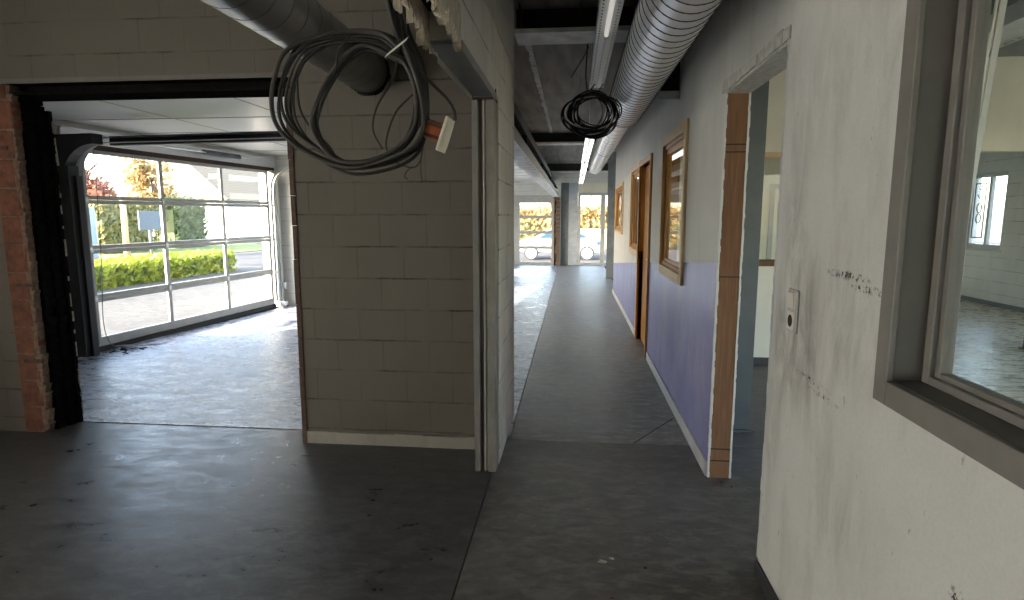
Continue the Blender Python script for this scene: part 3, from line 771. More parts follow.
# ------------------------------------------------------------------ large cable coil (drawn in metres about its centre)
cc = thing('cable_coil', (-.82, 2.2, 1.60), 'large dark cable coil hanging from the header before the block wall', 'cable coil')
def cp(x, y, d=0.): return (-.82+x*1.068-.30, 2.2+d, 1.897+.30-y)
def strand(pts, r, mat='cable', closed=False, sub=8):
    b = bm_(); tube(b, spline(pts, sub, closed), r, 7, closed); return obj('cable', b, M[mat], cc)
outer = [(.445, 0), (.47, .09), (.505, .14), (.54, .25), (.545, .37), (.51, .45), (.43, .50), (.30, .53), (.20, .50), (.10, .44), (.04, .37), (.022, .29), (.04, .20), (.08, .12), (.15, .075), (.28, .052), (.40, .065), (.47, .11), (.515, .2)]
inner = [(.44, .14), (.36, .105), (.29, .13), (.22, .20), (.175, .28), (.158, .37), (.185, .45), (.24, .505), (.35, .505), (.45, .455), (.51, .37), (.52, .25), (.49, .17)]
full = outer[1:18]
ccen = (.30, .29)
for i in range(7):
    q = []
    ph = random.uniform(0, 6.28)
    sc = (1.0, .97, .985, .94, 1.01, .96, .99)[i]; ox = (0, .012, .02, .03, .005, .04, .015)[i]; oy = (0, .008, -.012, .01, .015, .0, -.006)[i]
    for j, (x, y) in enumerate(full):
        q.append(cp(ccen[0]+(x-ccen[0])*sc+ox*(1 if x < .3 else .3)+.006*math.sin(j*1.7+ph), ccen[1]+(y-ccen[1])*sc+oy+.006*math.cos(j*1.3+ph), -.035+.011*i+.012*math.sin(j*.8+ph)))
    strand(q, (.0085, .0055, .006, .0045, .0065, .004, .0055)[i], 'cable' if i % 3 else 'cable_grey', True)
for i in range(4):
    ph = random.uniform(0, 6.28); sc = (1, .975, 1.02, .99)[i]
    q = [cp(.34+(x-.34)*sc+.005*math.sin(j*1.9+ph), .31+(y-.31)*sc+.006*math.cos(j*1.1+ph), -.02+.014*i) for j, (x, y) in enumerate(inner)]
    strand(q, (.009, .006, .005, .006)[i], 'cable_grey' if i % 2 == 0 else 'cable', True)
for i, (dx, r) in enumerate(((0, .010), (.014, .007), (.027, .008), (-.012, .005), (.038, .006))):   # bundle up to the ceiling
    strand([cp(.36+dx*.6, -.755, -.03+.01*i), cp(.40+dx*.7, -.35, -.03+.01*i), cp(.435+dx, -.05, -.02+.008*i), cp(.462+dx, .07, -.01+.008*i), cp(.50+dx, .16, .0+.006*i), cp(.525+dx*.7, .28, .005*i), cp(.53+dx*.5, .38, 0)], r, 'cable' if i != 1 else 'cable_grey')
strand([cp(.10, .19), cp(.105, .31), cp(.15, .39), cp(.20, .44), cp(.235, .50)], .0045)
strand([cp(.46, .15, -.02), cp(.44, .22, -.02), cp(.385, .31, -.02), cp(.368, .39, -.02), (cp(.40, .46, -.02))], .0038)
strand([cp(.51, .27, -.02), cp(.45, .33, -.02), cp(.415, .42, -.02), cp(.418, .47, -.02), cp(.46, .49, -.02), cp(.53, .46, -.02)], .0038)
strand([cp(.30, .07, -.03), cp(.26, .12, -.03), cp(.248, .19, -.03), cp(.20, .26, -.03), cp(.165, .34, -.03)], .004)
strand([cp(.545, .38), cp(.535, .44), cp(.525, .50), cp(.50, .525), cp(.46, .515), cp(.43, .50)], .003)
strand([cp(.54, .43), cp(.528, .50), cp(.527, .55), cp(.53, .575), cp(.522, .578)], .002)
strand([cp(.50, .52), cp(.475, .54), cp(.47, .56), cp(.48, .565)], .002)
strand([cp(.53, .19), cp(.58, .24), cp(.625, .29), cp(.645, .33), cp(.648, .36)], .0065, 'cable_grey')
strand([cp(.545, .33), cp(.555, .35), cp(.565, .365)], .005)
b = bm_(); A = V(cp(.503, .088, -.05)); Bq = V(cp(.43, .145, -.055)); dv = (Bq-A); sd = V((.005, 0, .007))
prism(b, [A+sd, A-sd, Bq-sd, Bq+sd], (0, .002, 0)); obj('tape_tag', b, M['cable_white'], cc)
eb = thing('electrical_box', (-.50, 2.2, 1.73), 'orange plastic junction box with ivory cover plate beside the large coil', 'electrical box')
R = Matrix.Translation(cp(.585, .40)) @ Matrix.Rotation(math.radians(-1), 4, 'Z') @ Matrix.Rotation(math.radians(19), 4, 'Y')
b = bm_(); n = 20; rings = []
for yx, rr in ((-.036, .031), (-.030, .034), (.026, .036)):
    ring = []
    for j in range(n):
        a = 2*math.pi*j/n; cx, sx_ = math.cos(a), math.sin(a); p = .45
        ring.append(b.verts.new(R @ V((yx, rr*math.copysign(abs(cx)**p, cx), rr*math.copysign(abs(sx_)**p, sx_)))))
    rings.append(ring)
for A_, B_ in zip(rings, rings[1:]):
    for j in range(n): b.faces.new((A_[j], A_[(j+1) % n], B_[(j+1) % n], B_[j])).smooth = True
b.faces.new(rings[0]); b.faces.new(rings[-1]); obj('box_body', b, M['orange'], eb)
b = bm_()
for z in (-.02, .02): box(b, -.036, .024, -.037, -.034, z-.006, z+.006, 0, R)
obj('box_knockout', b, M['rust'], eb)
b = bm_(); box(b, .027, .039, -.055, .055, -.062, .062, 0, R); obj('cover_plate', b, M['ivory'], eb, .003)
b = bm_(); box(b, .0392, .044, -.038, .038, -.044, .044, 0, R); obj('cover_insert', b, M['ivory'], eb, .001)
# small coil
c2 = thing('cable_coil', (.13, 5.0, 2.09), 'small tight black cable coil hanging from the perforated channel', 'cable coil')
for i in range(24):
    ph = random.uniform(0, 6.28); rx = random.uniform(.14, .225); rz = random.uniform(.11, .18); ox = random.uniform(-.035, .035); dy = random.uniform(-.06, .06); oz = random.uniform(-.012, .012)
    q = []
    for j in range(14):
        a = 2*math.pi*j/14; k = 1+.06*math.sin(2*a+ph)+.03*math.sin(3*a-ph)
        q.append((.135+ox+rx*k*math.cos(a), 5.0+dy+.03*math.sin(a+ph), 2.275+oz+(.185-rz)*.7+rz*k*math.sin(a)))
    b = bm_(); tube(b, spline(q, 5, True), random.choice((.005, .006, .007)), 6, True); obj('cable', b, M['cable_white' if i in (4, 11) else 'cable'], c2)
b = bm_(); tube(b, spline([(.135, 5.0, 2.43), (.12, 5.02, 2.47), (.15, 5.06, 2.53), (.16, 5.1, 2.546)], 6), .006, 6); tube(b, spline([(.17, 5.0, 2.44), (.20, 5.03, 2.50), (.228, 5.08, 2.546)], 6), .004, 6); obj('hanging_wire', b, M['cable'], c2)
b = bm_(); tube(b, spline([(.18, 4.97, 2.42), (.22, 4.96, 2.34), (.205, 4.96, 2.24), (.13, 4.96, 2.15), (.05, 4.96, 2.14)], 6), .0035, 6); obj('loose_wire', b, M['cable'], c2)
# loose thin wires near ceiling
b = bm_(); tube(b, spline([(.10, 4.75, 2.75), (.06, 4.8, 2.68), (.0, 4.85, 2.60), (-.03, 4.9, 2.56)], 6), .004, 6); tube(b, spline([(.095, 4.8, 2.9), (.09, 4.85, 2.72), (.085, 4.95, 2.58), (.10, 5.1, 2.5)], 6), .006, 6)
tag(obj('dangling_wire', b, M['cable']), 'thin dark wires dangling beside the perforated channel', 'wire')

# ------------------------------------------------------------------ sectional door
gd = thing('sectional_garage_door', P0+DT*1.65, 'white sectional garage door with twelve clear panes, tracks and springs', 'garage door', None, 'thing')
HS = .535; ZB = .06; W = 3.32
cols = (0., 1.105, 2.215, W)
def dbox(b, s0, s1, n0, n1, z0, z1): box(b, n0, n1, s0, s1, z0, z1, 0, MD)
for r in range(4):
    z0 = ZB+r*HS; z1 = z0+HS-.004
    b = bm_()
    dbox(b, 0, W, -.02, .022, z0, z0+(.10 if r == 0 else .042)); dbox(b, 0, W, -.02, .022, z1-.042, z1)
    for k, s in enumerate(cols):
        a0, a1 = (s, s+.06) if k == 0 else ((s-.06, s) if k == 3 else (s-.028, s+.028))
        dbox(b, a0, a1, -.018, .018, z0+.04, z1-.04)
    sec = obj('door_section', b, M['door_paint'], gd, .004)
    for k in range(3):
        b = bm_(); dbox(b, cols[k]+.02, cols[k+1]-.02, -.003, .003, z0+.035, z1-.035); obj('pane', b, M['glass'], sec)
    b = bm_()
    for s in (.03, 1.105, 2.215, W-.03): dbox(b, s-.02, s+.02, .022, .030, z1-.03, z1+.03)
    if r < 3: obj('hinge', b, M['galv_rail'], sec)
    else: b.free()
    for s in (-.02, W+.02):
        b = bm_(); tube(b, [D(s, .045, z1-.01), D(s+(.05 if s > 0 else -.05), .045, z1-.01)], .022, 12); obj('roller', b, M['ivory'], sec)
b = bm_(); dbox(b, -.02, W+.02, -.015, .03, 0, ZB); obj('bottom_seal', b, M['rubber'], gd)
def track(s, mat):
    b = bm_()
    path = [(0.05, z) for z in (0.1, 1.0, 1.90)]
    for i in range(1, 11):
        a = math.pi/2*i/10; path.append((.05+.36*(1-math.cos(a)), 1.90+.36*math.sin(a)))
    path += [(1.2, 2.26), (2.75, 2.26)]
    for off, thick in ((-.028, .006), (.022, .006)):
        pr = None
        for i, (n, z) in enumerate(path):
            a = V(path[min(i+1, len(path)-1)])-V(path[max(i-1, 0)]); a.normalize(); q = V((-a.y, a.x))
            ring = [b.verts.new(D(s+ds, n+q.x*o_, z+q.y*o_)) for ds, o_ in ((-.03, off), (.03, off), (.03, off+thick), (-.03, off+thick))]
            if pr:
                for k in range(4): b.faces.new((pr[k], pr[(k+1) % 4], ring[(k+1) % 4], ring[k]))
            pr = ring
    return obj('track', b, mat, gd)
track(-.06, M['steel_grey']); track(W+.06, M['galv_rail'])
b = bm_(); dbox(b, -.22, -.10, -.03, .10, 0, 2.0); dbox(b, -.16, -.09, .10, .13, 0, 1.9)
arc = [D(-.10, .02, 1.75)]+[D(-.10, .03+.40*(1-math.cos(math.pi/2*i/8)), 1.85+.36*math.sin(math.pi/2*i/8)) for i in range(9)]+[D(-.10, .43, 2.31), D(-.10, -.02, 2.31)]
prism(b, arc, -DT*.12)
obj('side_bracket', b, M['steel_dark_and_shade'], gd)
b = bm_(); dbox(b, W+.10, W+.15, -.03, .10, 0, 2.15); dbox(b, W+.15, W+.28, -.04, -.02, 0, 2.3); obj('side_bracket', b, M['galv_rail'], gd)
b = bm_(); dbox(b, -.15, W+.15, -.03, .035, 2.195, 2.25); obj('head_seal', b, M['rust'], gd)
b = bm_(); dbox(b, -.2, W+.2, .0, .03, 2.25, 2.40); dbox(b, -.2, W+.2, .03, .05, 2.385, 2.40); obj('head_rail', b, M['galv_rail'], gd)
b = bm_()
for k in range(9): tube(b, [D(.5+k*.33, .031, 2.34), D(.5+k*.33, .034, 2.34)], .012, 8)
obj('rail_hole', b, M['dark'], gd)
b = bm_(); tube(b, [D(-.05, .13, 2.33), D(W+.05, .13, 2.33)], .014, 10); obj('shaft', b, M['galv_rail'], gd)
b = bm_(); pts = []
for i in range(16*44): a = 2*math.pi*i/16; pts.append(D(1.75+.75*i/(16*44), .13+.028*math.cos(a), 2.33+.028*math.sin(a)))
tube(b, pts, .006, 5); obj('torsion_spring', b, M['steel_grey'], gd)
b = bm_(); dbox(b, -.01, .05, .42, 2.75, 2.215, 2.305); obj('track_stiffener', b, M['steel_dark_and_shade'], gd)
b = bm_(); dbox(b, .04, .06, .44, .60, 2.245, 2.31); obj('joint_plate', b, M['galv_rail'], gd)
b = bm_(); tube(b, spline([D(.10, .10, 2.30), D(.09, .10, 1.6), D(.07, .09, .9), D(.04, .08, .35), D(.06, .12, .10), D(.15, .2, .03), D(.27, .30, .01)], 6), .004, 6); obj('pull_cord', b, M['steel_grey'], gd)
b = bm_()
for k in range(5): tube(b, spline([D(.10, .16, .06), D(.2+.03*k, .22+.02*k, .05-.005*k), D(.30+.05*k, .26+.05*k, .012)], 5), .004, 5)
obj('cord_tassel', b, M['cable_white'], gd)
b = bm_(); dbox(b, W+.02, W+.12, .10, .18, .03, .10); dbox(b, W+.13, W+.18, .05, .14, .30, .40); tube(b, [D(W+.16, .08, .4), D(W+.16, .08, 1.9)], .012, 8); obj('motor_lock', b, M['galv_rail'], gd)
# clutter of dark dirt by the near foot of door
b = bm_()
for k in range(26):
    p = D(random.uniform(-.05, .3), random.uniform(.06, .4), 0); r = random.uniform(.006, .022)
    hexa(b, [(p.x-r, p.y-r, 0), (p.x+r*1.2, p.y-r*.7, 0), (p.x+r, p.y+r, 0), (p.x-r*.8, p.y+r, 0), (p.x-r*.5, p.y-r*.5, r*.6), (p.x+r*.6, p.y-r*.3, r*.5), (p.x+r*.5, p.y+r*.5, r*.6), (p.x-r*.4, p.y+r*.4, r*.4)])
tag(obj('dirt_crumbs', b, M['soot_and_shade']), 'dark dirt crumbs on the floor at the near foot of the sectional door', 'dirt', None, 'stuff')

# hall walls
b = bm_()
def hw(s0, s1, z0, z1): box(b, -.25, -.04, s0, s1, z0, z1, 0, MD)
hw(-2.6, -.09, 0, 2.55); hw(-.09, W+.15, 2.25, 2.55); hw(W+.15, W+.45, 0, 2.55)
struct('wall_hall_left', b, M['block_w'], 'white block wall around the sectional garage door', 'wall')
b = bm_(); box(b, -.04, .32, W+.285, W+.55, 0, 2.46, 0, MD)
struct('wall_hall_pier', b, M['block_w'], 'whitewashed pier on the far side of the sectional door', 'wall')
b = bm_()
q = D(W+.5, 0, 0)
for y0, y1, z0, z1 in ((q.y, 11.5, 0, 2.55), (11.5, 14.0, 2.1, 2.55), (14.0, 18.3, 0, 2.55)): box(b, -4.98, -4.78, y0, y1, z0, z1)
struct('wall_hall_far', b, M['block_w'], 'white hall wall continuing beyond the sectional door', 'wall')

# front room shell behind the camera: a glazed left wall and a rear wall with windows
b = bm_(); box(b, -4.8, -4.6, -3.2, -1.6, 0, 3.2); box(b, -4.8, -4.6, -1.6, 1.6, 2.15, 3.2); box(b, -4.8, -4.6, 1.6, 3.87, 0, 3.2); box(b, -5.9, -4.8, 3.52, 3.72, 0, 3.2); box(b, -4.8, -4.6, -1.6, 1.6, 0, .7)
struct('wall_front_left', b, M['block_x'], 'side wall of the front room with a wide frosted window', 'wall')
w = thing('window_8', (-4.7, 0, .7), 'wide frosted window in the side wall of the front room', 'window', None, 'structure')
b = bm_()
for y in (-1.6, 1.54): box(b, -4.76, -4.66, y, y+.06, .7, 2.15)
box(b, -4.76, -4.66, -1.54, 1.54, .7, .76); box(b, -4.76, -4.66, -1.54, 1.54, 2.09, 2.15)
obj('frame', b, M['alu'], w)
b = bm_(); vs = [b.verts.new(p) for p in ((-4.70, -1.55, .75), (-4.70, 1.55, .75), (-4.70, 1.55, 2.1), (-4.70, -1.55, 2.1))]; b.faces.new(vs)
obj('frosted_pane', b, M['frosted'], w)
b = bm_(); box(b, -4.8, 2.0, -3.4, -3.2, 0, 3.2); box(b, 2.0, 6.6, -3.4, -3.2, 0, .9); box(b, 2.0, 6.6, -3.4, -3.2, 2.5, 3.2); box(b, 6.6, 7.2, -3.4, -3.2, 0, 3.2)
struct('wall_rear', b, M['block_x'], 'rear wall of the room', 'wall')

# ------------------------------------------------------------------ side room
b = bm_()
box(b, 7, 7.2, -3.2, -1.5, 0, 3.3); box(b, 7, 7.2, -1.5, 8.4, 0, .9); box(b, 7, 7.2, -1.5, 8.4, 2.5, 3.3); box(b, 7, 7.2, 8.4, 10.66, 0, 3.3)
box(b, 7, 7.2, 10.66, 11.6, 0, .93); box(b, 7, 7.2, 10.66, 11.6, 2.2, 3.3); box(b, 7, 7.2, 11.6, 13, 0, 3.3)
struct('wall_side_outer', b, M['block_w'], 'white block outer wall of the side room with a bright window', 'wall')
b = bm_(); box(b, XR2, 2.0, 12.8, 13, 0, 3.3); box(b, 2.0, 6.6, 12.8, 13, 0, .5); box(b, 2.0, 6.6, 12.8, 13, 2.8, 3.3); box(b, 6.6, 7.0, 12.8, 13, 0, 3.3)
struct('wall_side_end', b, M['block_wx'], 'white block end wall of the side room', 'wall')
b = bm_(); box(b, 6.985, 6.999, 8.4, 12.8, 0, .07); struct('baseboard_side', b, M['steel_grey'], 'grey baseboard under the bright window of the side room', 'baseboard')
b = bm_()
box(b, XR2+.001, 1.60, 6.17, 6.29, 0, 3.2); box(b, 1.60, 2.9, 6.17, 6.29, 0, 1.02); box(b, 1.60, 6.999, 6.17, 6.29, 2.09, 3.2); box(b, 2.9, 3.05, 6.17, 6.29, 0, 2.09)
struct('wall_cream', b, M['cream'], 'cream partition with an inner window seen through the open doorway', 'wall')
b = bm_(); box(b, XR2+.01, 3.05, 6.155, 6.169, 0, .07); struct('baseboard_cream', b, M['base_dark'], 'black baseboard under the cream partition', 'baseboard')
w = thing('window_5', (2.25, 6.2, 1.02), 'inner window with wooden sill in the cream partition', 'window', None, 'structure')
b = bm_(); box(b, 1.58, 2.92, 6.12, 6.30, 1.0, 1.055); obj('sill', b, M['chip'], w, .003)
b = bm_(); box(b, 1.58, 2.92, 6.135, 6.30, 2.05, 2.10); obj('head', b, M['pale_wood'], w, .003)
b = bm_(); box(b, 1.60, 1.64, 6.20, 6.25, 1.055, 2.05); box(b, 2.86, 2.90, 6.20, 6.25, 1.055, 2.05); obj('frame', b, M['white_paint'], w)
bx('pane', 1.64, 2.86, 6.222, 6.228, 1.055, 2.05, M['glass_in'], w)
# door frame beyond that window
d4 = thing('door_3', (2.55, 8.3, 0), 'white door frame beyond the inner window of the cream partition', 'door', None, 'structure')
b = bm_(); box(b, 2.56, 2.62, 8.25, 8.35, 0, 1.90); box(b, 3.3, 3.36, 8.25, 8.35, 0, 1.90); box(b, 2.62, 3.3, 8.25, 8.35, 1.84, 1.90); obj('frame', b, M['alu'], d4)
b = bm_(); box(b, 2.62, 3.3, 8.28, 8.32, .01, 1.84); obj('leaf', b, M['cream'], d4)
b = bm_(); tube(b, [(2.68, 8.28, 1.0), (2.68, 8.24, 1.0), (2.78, 8.24, 1.0)], .01); obj('handle', b, M['galv_rail'], d4)
b = bm_(); box(b, XR2+.001, 2.56, 8.26, 8.34, 0, 3.2); box(b, 2.56, 3.36, 8.26, 8.34, 1.90, 3.2)
struct('wall_cream_back', b, M['cream'], 'pale wall behind the inner window of the cream partition', 'wall')
w = thing('window_6', (7.05, 11.13, .93), 'bright outer window with an ornamental sheet in the side room', 'window', None, 'structure')
b = bm_()
for y0, y1, z0, z1 in ((10.66, 10.72, .93, 2.2), (11.54, 11.6, .93, 2.2), (10.72, 11.54, .93, 1.0), (10.72, 11.54, 2.14, 2.2), (11.09, 11.15, 1.0, 2.14)): box(b, 7.05, 7.11, y0, y1, z0, z1)
obj('frame', b, M['alu'], w, .003)
b = bm_(); box(b, 6.97, 7.05, 10.62, 11.64, .89, .93); obj('sill', b, M['alu'], w, .003)
bx('pane', 7.078, 7.084, 10.72, 11.54, 1.0, 2.14, M['glass'], w)
b = bm_(); y0, y1, z0, z1 = 11.20, 11.49, 1.10, 2.05
for a in ((y0, y0+.02, z0, z1), (y1-.02, y1, z0, z1), (y0, y1, z0, z0+.02), (y0, y1, z1-.02, z1)): box(b, 7.04, 7.048, *a)
for zc in (1.62, 1.44):
    tube(b, [(7.044, 11.345+.06*math.cos(a), zc+.08*math.sin(a)) for a in [2*math.pi*i/20 for i in range(20)]], .009, 6, True)
tube(b, spline([(7.044, 11.42, 1.85), (7.044, 11.34, 1.78), (7.044, 11.30, 1.9), (7.044, 11.38, 1.95)], 5), .008, 6)
obj('ornament', b, M['scribble'], w)
w = thing('window_7', (7.05, 5.8, .9), 'wide outer window of the side room', 'window', None, 'structure')
b = bm_()
for y0, y1, z0, z1 in ((-1.5, -1.44, .9, 2.5), (8.34, 8.4, .9, 2.5), (-1.44, 8.34, .9, .97), (-1.44, 8.34, 2.43, 2.5), (3.4, 3.46, .97, 2.43)): box(b, 7.05, 7.11, y0, y1, z0, z1)
obj('frame', b, M['alu'], w)
# leaning white strip behind the big window
ls = thing('leaning_strip', (1.3, 1.9, 1.2), 'long white plastic strip hanging slantwise behind the large grey window', 'strip')
def stripseg(a, c, wd):
    a, c = V(a), V(c); d_ = (c-a).normalized(); sd = V((d_.z, 0, -d_.x)).normalized()*wd if abs(d_.x)+abs(d_.z) > 0 else V((wd, 0, 0))
    prism(b, [a+sd, a-sd, c-sd, c+sd], (0, .006, 0))
PLACE_STRIP = True
A0 = V((1.545, 2.4, 2.93)); B0 = V((1.435, 2.4, 1.30))
b = bm_(); stripseg(A0, B0, .011); obj('strip_body', b, M['white_paint'], ls)
b = bm_(); stripseg(A0+V((-.024, .0, 0)), B0+V((-.020, 0, .01)), .004); obj('strip_edge', b, M['cable_white'], ls)
b = bm_(); tube(b, [V((1.452, 2.395, 2.06)), V((1.475, 2.395, 2.24)), V((1.50, 2.395, 2.93))], .003, 6); obj('hanging_cord', b, M['cable_white'], ls)
# louvre light
lv = thing('louvre_light', (2.92, 4.3, 2.71), 'white louvre ceiling light in the side room behind the near window', 'light')
LV = Matrix.Translation((2.92, 4.3, 2.71)) @ Matrix.Rotation(math.pi/2, 4, 'Z')
b = bm_(); box(b, -.85, .9, -.17, -.15, 0, .1, 0, LV); box(b, -.85, .9, .15, .17, 0, .1, 0, LV); box(b, -.85, .9, -.17, .17, .1, .11, 0, LV); obj('housing', b, M['white_paint'], lv)
b = bm_()
for k in range(24): box(b, -.82+k*.073, -.815+k*.073, -.15, .15, .0, .08, 0, LV)
obj('louvre', b, M['white_paint'], lv)
for dy in (-.07, .07):
    b = bm_(); tube(b, [LV @ V((-.8, dy, .075)), LV @ V((.85, dy, .075))], .012, 8); obj('tube', b, M['tube_off'], lv)
b = bm_(); 
for x in (-.6, .6): tube(b, [LV @ V((x, 0, .11)), LV @ V((x, 0, .224))], .006, 6)
obj('hanger', b, M['galv_rail'], lv)

# ------------------------------------------------------------------ debris on the near floor
def flake(x, y, r, label, n=9, mat='flake'):
    b = bm_(); ring = []
    for j in range(n):
        a = 2*math.pi*j/n; rr = r*random.uniform(.45, 1.15); ring.append((x+rr*1.3*math.cos(a), y+rr*math.sin(a), .0008))
    prism(b, ring, (0, 0, .003)); tag(obj('paint_flake', b, M[mat]), label, 'debris', 'paint flakes on the corridor floor')
flake(.148, 2.462, .018, 'pale yellowish paint flake lying next to a tiny pale one on the corridor floor')
flake(.19, 2.49, .010, 'tiny pale paint flake touching the yellowish one on the floor')
flake(.155, 2.10, .02, 'grey-white paint flake near the bottom edge of the corridor floor')
flake(.115, 2.105, .010, 'small pale chip beside the grey-white flake, nearer the floor joint')
flake(.225, 2.11, .014, 'faint pale chip beside the grey-white flake, nearer the scuffed wall')
def pebble(x, y, r, label):
    b = bm_(); bmesh.ops.create_icosphere(b, subdivisions=2, radius=r)
    for v in b.verts: v.co = V((v.co.x*random.uniform(.9, 1.2)+x, v.co.y+y, v.co.z*.5+r*.45))
    tag(obj('pebble', b, M['rust']), label, 'pebble', 'dark crumbs on the concrete floor')
pebble(.33, 2.43, .008, 'dark crumb on the corridor floor between the yellowish flake and scuffed wall')
pebble(.175, 2.21, .006, 'dark crumb on the floor between the pale flakes')
pebble(-1.0, 2.75, .010, 'brown crumb on the front room floor nearest the post')
pebble(-.60, 2.40, .008, 'small dark crumb on the front room floor beside the long joint')
pebble(.83, 3.30, .012, 'plaster crumb at the foot of the raw brown board edge')
pebble(.86, 3.33, .009, 'small crumb beside the raw board edge in the doorway')
pebble(.90, 3.27, .007, 'tiny crumb in the middle of the open doorway')

# ------------------------------------------------------------------ outdoors, beyond the sectional door
OZ = -.06
b = bm_(); box(b, -80, -5.30, -30, 90, OZ-.2, OZ-.01)
struct('ground_road', b, M['asphalt'], 'pale asphalt road outside the sectional door', 'road')
b = bm_(); prism(b, [D(-4, -.25, OZ-.008), D(9, -.25, OZ-.008), D(9, -4.6, OZ-.008), D(-4, -4.6, OZ-.008)], (0, 0, .008))
struct('ground_paving', b, M['paving'], 'paved apron directly outside the sectional door', 'paving')
b = bm_(); box(b, -5.29, 30, YF+.2, 70, -.6, -.43); prism(b, [(-5.2, YF+.2, -.05), (8, YF+.2, -.05), (8, 23, -.43), (-5.2, 23, -.43)], (0, 0, -.05))
struct('ground_yard', b, M['asphalt'], 'bright yard outside the glazed end door', 'ground')

b = bm_(); box(b, 7.25, 60, -40, 17.9, -.3, -.1); box(b, 1.5, 7.24, 13.1, 17.9, -.3, -.1); box(b, -5.29, 7.24, -40, -3.45, -.3, -.1)
struct('ground_lot', b, M['paving'], 'pale paved lot on the other sides of the building', 'ground')
b = bm_(); box(b, -13, -5.95, 4.7, 4.9, OZ-.01, 1.2)  # added out of view to block the sun, so the floor patch starts later
struct('wall_sun_block', b, M['block_w'], 'unseen low wall added outside to block sun from the sectional door', 'wall')
def leaves_mesh(pts, size):
    b = bm_()
    for p in pts:
        n = V((random.gauss(0, 1), random.gauss(0, 1), random.gauss(0, 1)))
        if n.length < .1: n = V((0, 0, 1))
        n.normalize(); u = n.orthogonal().normalized()*size*random.uniform(.6, 1.3); w_ = n.cross(u)*.6
        b.faces.new([b.verts.new(p+u), b.verts.new(p+w_), b.verts.new(p-u), b.verts.new(p-w_)])
    return b
def tree(x, y, h, cr, mat, label, n=900, trunk=.12, base=OZ, low=.3, size=.16):
    t = thing('tree', (x, y, base), label, 'tree', 'autumn trees outside')
    b = bm_()
    tube(b, [(x, y, base), (x+.05, y, base+h*.35), (x-.05, y+.05, base+h*.75)], [trunk, trunk*.75, trunk*.3], 8)
    for k in range(9):
        a = k*2.4; z0 = base+h*(low+.05*k); tube(b, [(x, y, z0), (x+cr*.45*math.cos(a), y+cr*.45*math.sin(a), z0+h*.14), (x+cr*.8*math.cos(a), y+cr*.8*math.sin(a), z0+h*.26)], [trunk*.45, trunk*.25, trunk*.08], 5)
    obj('trunk', b, M['bark'], t)
    pts = []; lobes = []
    for k in range(9):
        a = random.uniform(0, 6.28); q = random.uniform(.2, .62)*cr; lobes.append((V((x+q*math.cos(a), y+q*math.sin(a), base+h*random.uniform(low+.16, .84))), cr*random.uniform(.32, .5)))
    while len(pts) < n:
        c_, r = random.choice(lobes); d_ = V((random.gauss(0, 1), random.gauss(0, 1), random.gauss(0, 1))).normalized()*r*random.uniform(.55, 1.05)
        pts.append(c_+d_)
    obj('crown', leaves_mesh(pts, size), M[mat], t)
    return t
# ray helper numbers worked out beforehand: bearings from the place's plan
def hedge(name, P, Q, dep, h, mat, label, n, size=.05, base=OZ):
    P, Q = V((*P, 0)), V((*Q, 0)); d_ = Q-P; nn = V((-d_.y, d_.x, 0)).normalized()*dep
    pts = []
    for _ in range(n):
        s_, t_, u_ = random.random(), random.random(), random.random()
        if random.random() < .7:
            if random.random() < .5: u_ = 1-random.random()**2*.2
            else: t_ = random.choice((0., 1.))
        pts.append(P+d_*s_+nn*t_+V((random.uniform(-.05, .05), random.uniform(-.05, .05), base+u_*h*random.uniform(.85, 1.1))))
    o = thing(name, (P+d_*.5)+V((0, 0, base)), label, 'hedge', None, 'thing')
    obj('leaves', leaves_mesh(pts, size), M[mat], o)
    b = bm_(); m_ = nn*.12
    prism(b, [P+m_+V((0, 0, base)), Q+m_+V((0, 0, base)), Q+nn-m_+V((0, 0, base)), P+nn-m_+V((0, 0, base))], (0, 0, h*.82)); obj('core', b, M['leaf_green'], o)
exec_outdoors = True
hedge('hedge', (-9.75, 9.0), (-9.2, 15.6), 1.1, .56, 'leaf_hedge', 'low bright green hedge outside the sectional door', 5200, .07)
b = bm_(); prism(b, [(-8.7, 7.6, OZ-.009), (-8.7, 17.2, OZ-.009), (-11.6, 17.2, OZ-.009), (-11.6, 7.6, OZ-.009)], (0, 0, .06)); struct('ground_kerb', b, M['paving'], 'pale kerb bed under the low green hedge', 'kerb')
b = bm_(); prism(b, [(-16.6, 9, OZ-.009), (-13.2, 29, OZ-.009), (-16, 31, OZ-.009), (-40, 31, OZ-.009), (-40, 9, OZ-.009)], (0, 0, .03)); struct('ground_lawn', b, M['grass'], 'strip of yellow-green lawn across the road', 'lawn')
tree(-21.6, 25.0, 4.65, 1.6, 'leaf_red', 'reddish autumn tree beyond the tall yellow shrubs across the road')
tree(-30, 39.8, 5.7, 1.9, 'leaf_orange', 'sparse orange tree standing between the reddish tree and the rounded orange tree', 600)
tree(-21, 28.6, 4.6, 1.5, 'leaf_orange', 'rounded orange tree above the blue-grey sign', 900)
tree(-30.8, 46.6, 5.5, 2.0, 'leaf_orange', 'orange tree beside the white house')
tree(-33.7, 53.7, 8.1, 1.4, 'leaf_yellow', 'slim yellow-green tree by the gable of the white house')
hedge('shrub_row', (-18.4, 21.9), (-18.4, 25.0), 1.0, 2.0, 'leaf_yellow', 'tall yellow shrubs behind the blue-grey sign', 3000, .14)
hedge('shrub_row', (-18.2, 26.2), (-18.2, 28.5), 1.0, 2.2, 'leaf_green', 'tall green shrubs between the sign board and the white house', 2600, .14)
hs = thing('house', (-20, 38, OZ), 'white house with tan tiled roof across the road', 'house')
hx = Matrix.Translation((-19.7, 32.9, OZ)) @ Matrix.Rotation(math.radians(-8), 4, 'Z')
b = bm_(); box(b, -7, 0, 0, 16, 0, 2.55, 0, hx)
obj('walls', b, M['house'], hs)
